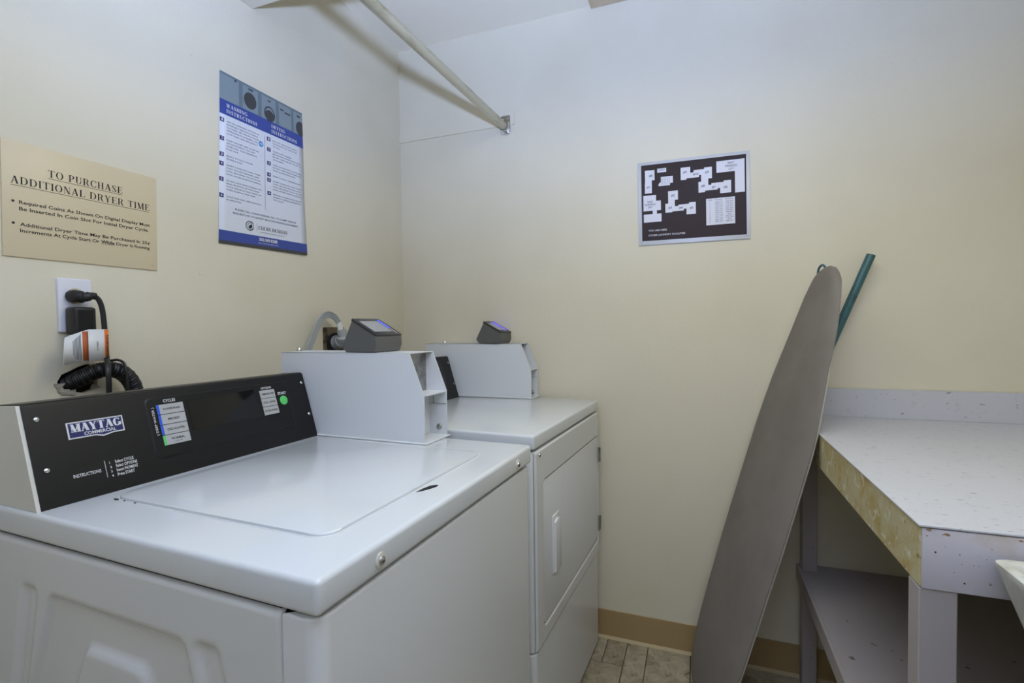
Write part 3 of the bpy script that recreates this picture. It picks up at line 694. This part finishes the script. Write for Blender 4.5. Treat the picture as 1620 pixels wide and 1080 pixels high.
L2 = [(0.3335, ['DO NOT USE DRYER SHEETS', 'OR PLASTIC IN THE DRYER', 'AT ALL.']), (0.3020, ['CLEAN LINT SCREEN', 'BEFORE AND AFTER EACH LOAD', 'FROM YOUR DRYER. IF LINT IS', 'ON SCREEN.']),
      (0.2610, ['LOAD CLOTHES AND CLOSE DOOR.', 'DO NOT OVERLOAD MACHINE AND', 'TRAP CLOTHES IN DOOR.']), (0.2270, ['SELECT CYCLE / TEMPERATURE']),
      (0.2110, ['INSERT COINS OR CARD. THEN', 'START (DO NOT REMOVE CARD', 'UNTIL PROMPTED TO DO SO OR', 'UNTIL DRYER STARTS RUNNING).']), (0.1710, ['REMOVE CLOTHING FROM DRYER', 'PROMPTLY AFTER COMPLETION', 'OF CYCLE.'])]
body = Flat(Tw); nums = Flat(Tw); sq = Flat(Tw)
for x0, LL in ((0.0, L1), (0.1545, L2)):
    for k, (v, lines) in enumerate(LL):
        sq.rect(x0+0.001, v-0.0035, x0+0.0135, v+0.0080, 0.0006); nums.text(str(k+1), x0+0.0073, v-0.0010, 0.0070, 0.0045, 'C', 0.0010, 0.02)
        for i, s_ in enumerate(lines): body.text(s_, x0+0.0215, v-i*0.0083, 0.0037, min(0.112, 0.0042*len(s_)), 'L', 0.0006, 0.0)
sq.build('number_squares', 'pnavy', t); nums.build('number_lettering', 'wprint', t)
body.text('PLEASE CALL CLEAN DESIGNS, INC. TO SUBMIT SERVICE', 0.154, 0.0980, 0.0052, 0.212, 'C', 0.0006, 0.004)
body.text('REQUESTS OR TO REPORT MALFUNCTIONING EQUIPMENT', 0.154, 0.0870, 0.0052, 0.226, 'C', 0.0006, 0.004)
body.rect(0.1462, 0.118, 0.1470, 0.340, 0.0006)
body.build('body_lettering', 'grey', t)
a = Flat(Tw); a.ring(0.094, 0.0625, 0.0140, 0.0118, 0.0006, 30, 330); a.ring(0.096, 0.0625, 0.0100, 0.0085, 0.0006, 60, 400)
a.poly([(0.090, 0.057), (0.097, 0.055), (0.102, 0.061), (0.099, 0.070), (0.095, 0.064), (0.092, 0.066)], 0.0006)
a.rect(0.1165, 0.050, 0.1170, 0.074, 0.0006)
a.serif('CLEAN DESIGNS', 0.122, 0.0570, 0.0102, 0.1020, 'L', 0.0006, 1.25)
a.text('COMMERCIAL LAUNDRY SOLUTIONS', 0.128, 0.0480, 0.0028, 0.086, 'L', 0.0006)
a.build('company_mark', 'ink', t)
a = Flat(Tw); a.text('303.969.8288', 0.155, 0.0240, 0.0088, 0.063, 'C', 0.0010, 0.03); a.text('www.cleandesigns.com', 0.155, 0.0160, 0.0036, 0.070, 'C', 0.0010)
a.build('phone_lettering', 'wprint', fb)
a = Flat(Tw); a.poly(circ(0.1335, 0.3110, 0.0082, 20), 0.0008); o_ = a.build('round_badge', 'hecirc', t, 'small light blue round badge')
a = Flat(Tw); a.text('HE', 0.1335, 0.3085, 0.0055, 0.0095, 'C', 0.0012, 0.02); a.build('badge_lettering', 'wprint', o_)

# --- outlet, adapter, cord with warning tag
t = thing('wall_outlet', 'white double wall outlet plate below the dryer time sign', 'outlet', (0, -1.236, 1.253))
MB().prism(rrect(-0.030, 0.031, -0.055, 0.056, 0.003, 2), lambda a, b, h: Vector((h, a, b)), 0.0, 0.0065, 0.003, 3).build('plate', 'outlet', t)
for z in (0.020, -0.020): MB().prism(circ(0, z, 0.0165, 24), lambda a, b, h: Vector((h, a, b)), 0.0065, 0.0082).build('socket_face', 'ivory', t)
t = thing('power_adapter', 'black block power adapter plugged into the lower socket of the white outlet', 'adapter', (0.0085, -1.2400, 1.2225))
MB().box(0, 0.034, -0.018, 0.022, -0.030, 0.027, 0.006, 4).build('adapter_body', 'rubber', t)
MB().box(0.0325, 0.0348, -0.012, 0.016, -0.024, 0.021, 0.001, 1).build('adapter_face', 'black', t)
PC = Vector((0.0085, -1.2400, 1.272))
t = MB().tube(bez([(0.025, 0.020, 0.001), (0.027, 0.029, -0.005), (0.028, 0.035, -0.024), (0.029, 0.0375, -0.06), (0.030, 0.0375, -0.11), (0.036, 0.036, -0.128), (0.064, 0.0215, -0.150), (0.067, 0.0200, -0.19), (0.060, 0.022, -0.26), (0.04, 0.030, -0.40)], 8), 0.0052, 10, True, 0.6, (1, 0, 0)).build('power_cord', 'rubber', None)
b = MB()
b.tube(bez([(0.0, -0.003, 0.0), (0.013, -0.001, 0.0), (0.022, 0.007, -0.002), (0.025, 0.016, 0.001), (0.025, 0.025, 0.001)], 5), [0.0135]*5+[0.0125]*5+[0.0095]*5+[0.0075]*6, 12)
b.build('plug', 'rubber', t)
# tag: sheet wrapped round the cable, flying off to the left
def tagsheet(path, z0f, z1f, name, m, parent, off=0.0, skew=0.0):
    vs = []; fs = []
    for k, p in enumerate(path):
        s_ = k/(len(path)-1)
        vs += [(p[0]+off+skew*s_*s_, p[1]-skew*s_*s_, z0f(s_)), (p[0]+off, p[1], z1f(s_))]
    for k in range(len(path)-1): fs.append((2*k, 2*k+2, 2*k+3, 2*k+1))
    me = bpy.data.meshes.new(name); me.from_pydata(vs, [], fs); smooth(me, 80)
    o = link(name, me, m, parent); sd = o.modifiers.new('s', 'SOLIDIFY'); sd.thickness = 0.0003; return o
pA = bez([(0.0415, 0.000, 0), (0.0425, 0.010, 0), (0.0405, 0.024, 0), (0.0375, 0.034, 0), (0.036, 0.0405, 0)], 4)
tg = tagsheet(pA, lambda s: -0.1345, lambda s: -0.0685, 'warning_tag', 'tag', t)
tg['label'] = 'white and orange warning tag'
tagsheet([p for p in pA[-6:]], lambda s: -0.1340, lambda s: -0.0690, 'orange_stripe', 'orange', tg, 0.0006)
pB = bez([(0.0375, 0.002, 0), (0.037, -0.008, 0), (0.038, -0.018, 0), (0.040, -0.031, 0), (0.044, -0.042, 0)], 4)
tf = tagsheet(pB, lambda s: -0.1345-0.004*s*s, lambda s: -0.0690-0.012*s-0.004*s*s, 'tag_flap', 'tag', t, 0.0, 0.009)
tf['label'] = 'curled printed flap of the tag'
tagsheet(pB[:5], lambda s: -0.1320, lambda s: -0.0725, 'flap_stripe', 'orange2', tf, 0.0006)
a = Flat(lambda u, v, h: Vector((0.0378+h+abs(u+0.01)*0.14, u, v)))
for k in range(7): a.rect(-0.0120-0.0023*k-0.0008, -0.129, -0.0120-0.0023*k, -0.078-0.0022*k, 0.0014)
a.build('small_print', 'grey', tf)
a = Flat(lambda u, v, h: Vector((0.0430+h, 0.0175 - v, -0.111+u))); a.text('E190887', 0, 0, 0.0026, 0.018, 'L'); a.build('number_print', 'ink', tg)
a = Flat(lambda u, v, h: Vector((0.0392+h, 0.0385 - v, -0.130+u))); a.text('WARNING', 0, 0, 0.004, 0.050, 'L', 0.0, 0.02); a.build('stripe_lettering', 'ink', tg)


def adopt(root, parent, origin):
    root.location = origin; bpy.context.view_layer.update()
    root.parent = parent; root.matrix_parent_inverse = parent.matrix_world.inverted()
def flatten(root):
    for c in list(root.children):
        for g in list(c.children): g.parent = root
flatten(t); adopt(t, W, PC)
# --- drain hose
hp = bez([(-0.06, -1.262, 1.080), (-0.02, -1.250, 1.088), (0.012, -1.234, 1.103), (0.036, -1.210, 1.118), (0.045, -1.184, 1.114), (0.047, -1.163, 1.094), (0.047, -1.152, 1.06), (0.045, -1.150, 0.97), (0.04, -1.150, 0.80), (0.04, -1.150, 0.60)], 26)
pts = []; rad = []
Ltot = 0; acc = [0]
for i in range(1, len(hp)): Ltot += (hp[i]-hp[i-1]).length; acc.append(Ltot)
N_ = 420; j = 0
for i in range(N_):
    s_ = Ltot*i/(N_-1)
    while j < len(acc)-2 and acc[j+1] < s_: j += 1
    f_ = (s_-acc[j])/max(1e-9, acc[j+1]-acc[j]); pts.append(hp[j].lerp(hp[j+1], f_)); rad.append(0.0162 + 0.0011*cos(s_/0.0030*2*pi*0.8))
tag(MB().tube(pts, rad, 14).build('drain_hose', 'rubber', None, 60), '', '')
o = bpy.data.objects['drain_hose']; del o['category']; o['label'] = 'black corrugated drain hose'; adopt(o, W, (0, 0, 0))
tag(MB().tube(bez([(0.028, -1.186, 1.136), (0.048, -1.183, 1.137), (0.066, -1.182, 1.126), (0.070, -1.181, 1.09), (0.070, -1.181, 0.98), (0.07, -1.181, 0.75)], 8), 0.0028, 8).build('signal_cable', 'rubber', None), '', '')
o = bpy.data.objects['signal_cable']; del o['category']; o['label'] = 'thin black cable'; adopt(o, W, (0, 0, 0))

# --- dryer outlet and cord
t = thing('dryer_outlet', 'brown metal outlet plate half hidden behind the coin box on the left wall', 'outlet', (0, -0.452, 1.145))
MB().prism(rrect(-0.054, 0.054, -0.060, 0.060, 0.004, 2), lambda a, b, h: Vector((h, a, b)), 0.0, 0.004, 0.001, 1).build('plate', 'bronze', t)
MB().tube([(0.004, 0, 0), (0.008, 0, 0)], 0.040, 24).build('socket_face', 'dark', t)
for z in (0.048,): screw(t, (0.004, 0.035, z), (1, 0, 0), 0.004, 'steel')
DC = Vector((0, -0.47, 1.14))
cp = bez([(0.048, -0.001, 0.054), (0.046, -0.006, 0.076), (0.042, -0.022, 0.098), (0.040, -0.048, 0.108), (0.040, -0.077, 0.100), (0.042, -0.106, 0.072), (0.044, -0.132, 0.026), (0.046, -0.152, -0.01), (0.046, -0.160, -0.10), (0.046, -0.160, -0.30)], 6)
mb = MB()
for k, off in enumerate((-0.0075, -0.0025, 0.0025, 0.0075)):
    pp = []
    for i in range(len(cp)):
        tv = (cp[min(i+1, len(cp)-1)] - cp[max(i-1, 0)]).normalized(); sd_ = tv.cross(Vector((1, 0, 0))).normalized()
        pp.append(cp[i] + sd_*off*1.15)
    mb.tube(pp, 0.0031, 8)
t = mb.build('ribbed_cord', 'conduit', None); t['label'] = 'grey ribbed power cord arching over the coin box'
b = MB().tube(bez([(0.008, 0.018, 0.010), (0.025, 0.018, 0.012), (0.045, 0.010, 0.018), (0.052, 0.002, 0.034), (0.050, -0.001, 0.056)], 5), [0.026]*5+[0.026]*5+[0.022]*5+[0.016]*6, 14)
b.build('plug', 'conduit', t)
MB().tube([cp[1]+Vector((0, 0, -.002)), cp[4], cp[7]], 0.0125, 12, True, 0.5, (1, 0, 0)).build('label_sleeve', 'tag', t)['label'] = 'white label sleeve'
adopt(t, Dr, DC)

# ================================================================== far wall
t = thing('site_map_sign', 'framed brown and white site map sign on the far wall', 'sign', (1.0095, 0, 1.489))
def Tm(u, v, h): return Vector((u + 0.0030*(1-v/0.2985), -h, v - 0.0032*(u/0.37)*(0.3+0.7*v/0.2985)))
slab(Tm, [(0, 0), (0.3705, 0), (0.3705, 0.2995), (0, 0.2995)], 0, 0.006, 'sign_frame', 'alum', t, None, 0.001)
a = Flat(Tm); a.rect(0.0125, 0.0150, 0.3595, 0.2885, 0.0064); a.build('map_field', 'mapbrown', t, 'brown map background')
def W2(P, Q=1.0095): return [(x-Q, z-1.489+0.0032*((x-Q)/0.37)*0.6) for x, z in P]
polys = dict(
 a=[(1.0351, 1.7578), (1.0686, 1.7568), (1.0686, 1.7207), (1.0586, 1.7207), (1.0586, 1.6750), (1.0342, 1.6750), (1.0342, 1.7121), (1.0351, 1.7121)],
 b=[(1.0783, 1.7599), (1.1092, 1.7599), (1.1092, 1.7456), (1.0783, 1.7456)],
 d=[(1.158, 1.7536), (1.190, 1.7536), (1.190, 1.7328), (1.2009, 1.7328), (1.2009, 1.7403), (1.2356, 1.7403), (1.2356, 1.7455), (1.2608, 1.7455), (1.2608, 1.7057), (1.2487, 1.7057), (1.2487, 1.6832), (1.2586, 1.6832), (1.2586, 1.6885), (1.2980, 1.6885), (1.2980, 1.6933), (1.3215, 1.6933), (1.3215, 1.6505), (1.2864, 1.6505), (1.2864, 1.6688), (1.2787, 1.6688), (1.2787, 1.6645), (1.2380, 1.6645), (1.2380, 1.6596), (1.2165, 1.6596), (1.2165, 1.6972), (1.2254, 1.6972), (1.2254, 1.7211), (1.2190, 1.7211), (1.2190, 1.7144), (1.1770, 1.7144), (1.1770, 1.7100), (1.158, 1.7100)],
 e=[(1.2753, 1.7614), (1.3640, 1.7614), (1.3640, 1.6480), (1.3338, 1.6480), (1.3338, 1.7220), (1.2753, 1.7220)],
 f=[(1.0282, 1.6673), (1.0727, 1.6673), (1.0727, 1.6462), (1.0891, 1.6462), (1.0891, 1.6118), (1.0750, 1.6118), (1.0750, 1.5994), (1.0907, 1.5994), (1.0907, 1.5705), (1.0290, 1.5705), (1.0290, 1.5994), (1.0605, 1.5994), (1.0605, 1.6115), (1.0282, 1.6115)],
 g=[(1.1145, 1.6755), (1.1478, 1.6755), (1.1478, 1.6430), (1.1370, 1.6430), (1.1370, 1.6205), (1.1498, 1.6205), (1.1498, 1.6245), (1.1843, 1.6245), (1.1843, 1.6292), (1.2069, 1.6292), (1.2069, 1.5876), (1.1758, 1.5876), (1.1758, 1.6082), (1.1672, 1.6082), (1.1672, 1.6024), (1.1278, 1.6024), (1.1278, 1.5997), (1.1045, 1.5997), (1.1045, 1.6317), (1.1145, 1.6317)],
 c=[(1.0902, 1.7291), (1.1315, 1.7291), (1.1315, 1.7046), (1.1216, 1.7046), (1.1216, 1.6971), (1.0822, 1.6971), (1.0822, 1.7040), (1.0870, 1.7095), (1.0902, 1.7115)],
 t=[(1.2408, 1.6352), (1.3330, 1.6352), (1.3330, 1.5430), (1.2408, 1.5430)])
for P in polys.values():
    a = Flat(Tm); a.poly(W2(P), 0.0068); a.build('building_outline', 'mapwhite', t)
a = Flat(Tm)
def mt(s_, x, z, hh, w_=None, al='C', lst=a): lst.text(s_, x-1.0095, z-1.489-hh/2+0.0015, hh, w_, al, 0.0073, 0.01)
for s_, x, z in (('#8', 1.0552, 1.7359), ('#1', 1.0456, 1.6957), ('#9', 1.1723, 1.7361), ('#10', 1.2087, 1.7255), ('#9', 1.2447, 1.7281), ('#8', 1.2309, 1.6817), ('#7', 1.2656, 1.6740), ('#6', 1.3039, 1.6709),
                 ('#2', 1.1310, 1.6588), ('#3', 1.1206, 1.6159), ('#4', 1.1569, 1.6124), ('#5', 1.1926, 1.6090)): mt(s_, x, z, 0.0078)
for s_, x, z in (('EAST', 1.3222, 1.7520), ('PARKING', 1.3222, 1.7419), ('LOT', 1.3222, 1.7310), ('WEST', 1.0523, 1.6422), ('PARKING', 1.0523, 1.6329), ('LOT', 1.0523, 1.6232)): mt(s_, x, z, 0.0066, 0.0052*len(s_))
mt('OFFICE', 1.0938, 1.7527, 0.0045)
for k in range(6): a.rect(0.0815+0.0055*k, 0.212, 0.0822+0.0055*k, 0.237, 0.0073)
mt('BLDG', 1.2545, 1.6290, 0.0032, 0.012); mt('1ST FLOOR', 1.2810, 1.6296, 0.0032, 0.024); mt('2ND FLOOR', 1.3145, 1.6296, 0.0032, 0.026)
r_ = random.Random(3)
for k in range(12):
    z = 1.6220 - k*0.0062
    mt(str(k+1), 1.2530, z, 0.0030); 
    mt('%d-%d' % (100+k*8, 107+k*8), 1.2820, z, 0.0030, 0.024)
    mt('NONE' if k in (7, 10) else '%d-%d' % (200+k*8, 207+k*8), 1.3150, z, 0.0030, 0.011 if k in (7, 10) else 0.024)
a.build('map_lettering', 'grey', t)
a = Flat(Tm); a.text('YOU ARE HERE', 1.0448-1.0095, 1.5370-1.489, 0.0062, 0.0640, 'L', 0.0073, 0.01); a.text('OTHER LAUNDRY FACILITIES', 1.0448-1.0095, 1.5200-1.489, 0.0062, 0.1260, 'L', 0.0073, 0.01)
a.build('caption_lettering', 'mapwhite', t)
for u, v in ((0.3600, 0.2910), (0.3600, 0.0110), (0.0110, 0.0095)): slab(Tm, circ(u, v, 0.0026, 10), 0.006, 0.0078, 'screw', 'steel', t)

# --- closet rod
t = thing('closet_rod', 'metal hanging rod running under the ceiling into a chrome bracket on the far wall', 'rod', (0.496, 0, 1.994))
rp = [(0.0, -0.010, 0.0), (-0.0155, -1.0, -0.0165), (-0.031, -2.0, -0.033), (-0.042, -2.715, -0.045)]
MB().tube(rp, 0.0150, 24).build('rod_pole', 'rod', t)
def bracket(y, s):
    c = Vector((0, y, 0)) if y > -1 else Vector((-0.042, y, -0.045))
    b = MB().prism(rrect(-0.0195, 0.0195, -0.026, 0.048, 0.006, 3), lambda a, h2, h: c + Vector((a, -s*h, h2)), 0.0 if y < -1 else 0.0062, 0.009, 0.0015, 2)
    o = b.build('bracket', 'chrome', t)
    ring = []
    for i in range(17):
        a_ = pi + pi*i/16; ring.append(c + Vector((0.0172*cos(a_), -s*0.018, 0.0172*sin(a_))))
    MB().tube([c+Vector((-0.0172, -s*0.018, 0.014))] + ring + [c+Vector((0.0172, -s*0.018, 0.014))], 0.0095, 8, True, 0.22, (1, 0, 0)).build('cup', 'chrome', o)
    for xx in (-0.011, 0.011): screw(o, c+Vector((xx, -s*0.009, 0.034)), (0, -s, 0), 0.0035, 'steel')
bracket(0.0, 1); bracket(-2.72, -1)

# ================================================================== ironing board
T0 = Vector((1.5910, -0.1446, 1.3675)); AX = Vector((-0.25888, -0.06277, -0.96387)).normalized()
UX = Vector((0.32893, -0.94397, -0.02686)).normalized(); NX = Vector((-0.90818, -0.32400, 0.26502)).normalized()
IB = thing('ironing_board', 'grey-covered ironing board leaning on end against the corner of the worktop', 'ironing board', (1.2237, -0.2337, 0))
IL = 1.4165
def interp(P, s):
    if s <= P[0][0]: return P[0][1]
    for i in range(len(P)-1):
        if s <= P[i+1][0]:
            f_ = (s-P[i][0])/(P[i+1][0]-P[i][0]); return P[i][1]*(1-f_)+P[i+1][1]*f_
    return P[-1][1]
RP = [(0, .0), (.006, .022), (.022, .044), (.046, .066), (.095, .086), (.153, .104), (.247, .127), (.359, .150), (.404, .158), (.481, .172), (.551, .177), (.70, .1775), (.835, .176), (.963, .170), (1.067, .167), (1.20, .162), (1.28, .154), (1.34, .138), (1.38, .112), (1.402, .078), (1.413, .04), (1.4165, 0)]
LP = [(0, .0), (.006, .022), (.022, .044), (.046, .060), (.095, .078), (.153, .090), (.247, .112), (.359, .138), (.45, .150), (.55, .156), (.70, .160), (.835, .163), (1.0, .163), (1.20, .158), (1.28, .152), (1.34, .134), (1.38, .108), (1.402, .074), (1.413, .04), (1.4165, 0)]
def board_pt(s, c, thick, inset=0.0, lift=0.0):
    """c in -1..1 across"""
    hw = max(0.0, interp(RP if c > 0 else LP, s) - inset)
    d = lift + thick
    return T0 + AX*s + UX*(c*hw) + NX*d - IB.location
def board_sheet(h0, h1, inset0, name, m, dome=False, n=90, nc=14):
    b = bmesh.new(); S = [IL*(0.5-0.5*cos(pi*i/n)) for i in range(1, n)]; C = [sin(pi/2*(-1+2*j/nc)) for j in range(nc+1)]
    top, bot = [], []
    rr = random.Random(5)
    for s in S:
        endf = min(1.0, min(s, IL-s)/0.035)
        row, rb = [], []; inset = inset0; hb = h0
        if dome:                       # the cover is pulled right round the edge at the nose
            k_ = max(0.0, min(1.0, (0.34-s)/0.14)); inset = inset0*(1-k_) - 0.003*k_; hb = h0 - (h0+0.001)*k_
        for c in C:
            t_ = h1-h0
            if dome: t_ *= (1-0.8*abs(c)**6)*(endf**0.5)*(1+0.05*sin(s*31+c*2)+0.03*sin(c*9+s*17))
            row.append(b.verts.new(board_pt(s, c, h0+t_, inset))); rb.append(b.verts.new(board_pt(s, c, hb, inset)))
        top.append(row); bot.append(rb)
    for i in range(len(S)-1):
        for j in range(nc):
            b.faces.new((top[i][j], top[i][j+1], top[i+1][j+1], top[i+1][j])); b.faces.new((bot[i][j], bot[i+1][j], bot[i+1][j+1], bot[i][j+1]))
        for j in (0, nc): b.faces.new((top[i][j], top[i+1][j], bot[i+1][j], bot[i][j]))
    for r_i in (0, len(S)-1):
        b.faces.new(top[r_i] + bot[r_i][::-1])
    bmesh.ops.recalc_face_normals(b, faces=b.faces)
    mb = MB(); mb._add(b); return mb.build(name, m, IB, 60)
rim = board_sheet(0.0, 0.0035, 0.0, 'board_edge', 'boardrim')
board_sheet(0.0035, 0.0195, 0.0012, 'fabric_cover', 'fabric', True)
# teal tubular frame behind
def bp(s, u, d): return T0 + AX*s + UX*u + NX*d - IB.location
MB().tube([bp(0.40, -0.02, -0.012), bp(1.36, -0.02, -0.012)], 0.011, 14).build('frame_tube', 'teal', IB)
MB().tube([bp(1.18, 0.125, -0.013), bp(1.395, 0.085, -0.013)], 0.010, 12).build('foot_tube', 'teal', IB)
MB().tube([bp(1.30, -0.10, -0.013), bp(1.30, 0.115, -0.013)], 0.009, 12).build('crossbar', 'teal', IB)
lt, lb = Vector((1.7180, -0.045, 1.4060)), Vector((1.5720, -0.060, 1.030))
lg = MB().tube([lb-IB.location, lt-IB.location], 0.0125, 18, False)
d_ = (lt-lb).normalized()
lg.tube([lt-IB.location, lb-IB.location], 0.0108, 18, False)
lg.build('leg', 'teal', IB)
MB().tube([lt-d_*0.012-IB.location, lt-d_*0.010-IB.location], 0.0109, 18).build('leg_hollow', 'dark', IB)  # dark disc: shade inside the open tube end, put into the colour
MB().tube([lb-IB.location, bp(0.36, -0.02, -0.012)], 0.009, 12).build('leg_bracket', 'teal', IB)
MB().tube(bez([bp(0.010, -0.020, -0.003), bp(-0.006, -0.040, 0.004), bp(0.006, -0.052, 0.006), bp(0.03, -0.062, -0.004)], 5), 0.0035, 8).build('nose_loop', 'teal', IB)

# ================================================================== work counter
K = thing('work_counter', 'white speckled laminate folding counter with bare left edge, in the right corner', 'counter', (1.5242, -0.9885, 0))
KX, KY = 0.892, 0.9865
MB().box(0.0, KX, 0.0, KY, 0.8915, 0.8948, 0.0006, 1).build('laminate_top', 'lam', K)
MB().box(0.0035, KX, 0.0035, KY, 0.8905, 0.8915).build('glue_line', 'dark', K)
MB().box(0.002, 0.022, 0.004, KY, 0.8003, 0.8905, 0.0008, 1).build('side_edge', 'chip', K)['label'] = 'bare yellowish particle board edge'
ap = MB().box(0.0045, KX, 0.001, 0.022, 0.7985, 0.8900, 0.0018, 2).build('apron', 'lam2', K)
ap['label'] = 'front apron with rust stains'
rs_ = random.Random(11); st = MB()
for u, v, r_ in ((0.012, 0.888, .0035), (0.034, 0.884, .004), (0.118, 0.886, .003), (0.128, 0.8885, .005), (0.152, 0.8885, .0025), (0.010, 0.879, .0015)):
    st.prism([(u+r_*(1.3 if k % 2 else .7)*cos(k*pi/5)*rs_.uniform(.7, 1.2), min(0.8898, v+r_*0.55*sin(k*pi/5)*rs_.uniform(.6, 1.2))) for k in range(10)], lambda a, b, h: Vector((a, -h, b)), -0.0012, -0.0007)
st.build('rust_stain', 'rust', ap, 0)['kind'] = 'stuff'
sp = MB()
for k in range(46):
    u, v, r_ = rs_.uniform(0.01, 0.5), rs_.uniform(0.803, 0.886), rs_.choice((.0005, .0006, .0008, .0014))
    sp.prism(circ(u, v, r_, 6), lambda a, b, h: Vector((a, -h, b)), -0.0012, -0.0007)
sp.build('speck', 'ink', ap, 0)['kind'] = 'stuff'
bs = MB().box(0.0, KX, KY-0.018, KY, 0.8948, 0.9852, 0.001, 1).build('backsplash', 'lam', K)
MB().box(0.0, KX, KY-0.0185, KY, 0.9850, 0.9862).build('backsplash_cap', 'cap', bs)
MB().box(0.025, KX, KY-0.03, KY, 0.80, 0.8905).box(0.022, KX, 0.022, KY-0.03, 0.872, 0.8905).build('substrate', 'chip', K)
for x0, y0, dx in ((0.002, 0.004, 0.047), (0.008, KY-0.055, 0.042), (KX-0.05, 0.004, 0.047), (KX-0.05, KY-0.055, 0.047)):
    MB().box(x0, x0+dx, y0, y0+0.040, 0.0, 0.7985 if y0 < 0.1 else 0.80, 0.0012, 1).build('leg', 'lwood', K)
MB().box(0.006, KX, 0.030, KY-0.002, 0.374, 0.3915, 0.0012, 1).build('shelf', 'lwood', K)
MB().box(-0.002, 0.006, 0.030, KY-0.006, 0.3450, 0.3912, 0.001, 1).build('shelf_edge', 'lwood', K)
for y0, y1 in ((0.050, 0.070), (KY-0.075, KY-0.057)): MB().box(0.006, KX, y0, y1, 0.345, 0.374).build('shelf_rail', 'lwood', K)

# ================================================================== laundry sink
S_ = thing('utility_sink', 'white plastic utility sink at the right edge, in front of the counter', 'sink', (1.6030, -1.0030, 0), 0.0)
# rings: (z, inset) lofted as rounded rectangles, outer skin then inner basin
SX0, SX1, SY0, SY1 = 0.0, 0.56, -0.58, 0.0
def ring(inset, z, r):
    return [Vector((x, y, z)) for x, y in rrect(SX0+inset, SX1-inset, SY0+inset, SY1-inset, r, 5)]
prof = [(0.078, 0.50, .03), (0.050, 0.66, .03), (0.034, 0.742, .03), (0.024, 0.768, .025), (0.0215, 0.776, .022), (0.003, 0.848, .012), (0.0, 0.856, .012), (0.0, 0.862, .012), (0.004, 0.8645, .012),
        (0.012, 0.8645, .012), (0.017, 0.861, .012), (0.020, 0.850, .015), (0.040, 0.74, .03), (0.085, 0.54, .05), (0.10, 0.525, .05)]
b = bmesh.new(); rings = [[b.verts.new(v) for v in ring(*q)] for q in prof]; n = len(rings[0])
for i in range(len(rings)-1):
    for j in range(n): b.faces.new((rings[i][j], rings[i][(j+1) % n], rings[i+1][(j+1) % n], rings[i+1][j]))
b.faces.new(rings[0][::-1]); b.faces.new(rings[-1]); bmesh.ops.recalc_face_normals(b, faces=b.faces)
mb = MB(); mb._add(b); mb.build('basin', 'tub', S_, 40)
for x in (0.11, 0.45):
    for y in (-0.11, -0.47): MB().tube([(x, y, 0.0), (x, y, 0.50)], 0.016, 12).build('leg', 'tub', S_)
MB().tube([(0.28, -0.29, 0.526), (0.28, -0.29, 0.529)], 0.030, 20).build('drain', 'chrome', S_)
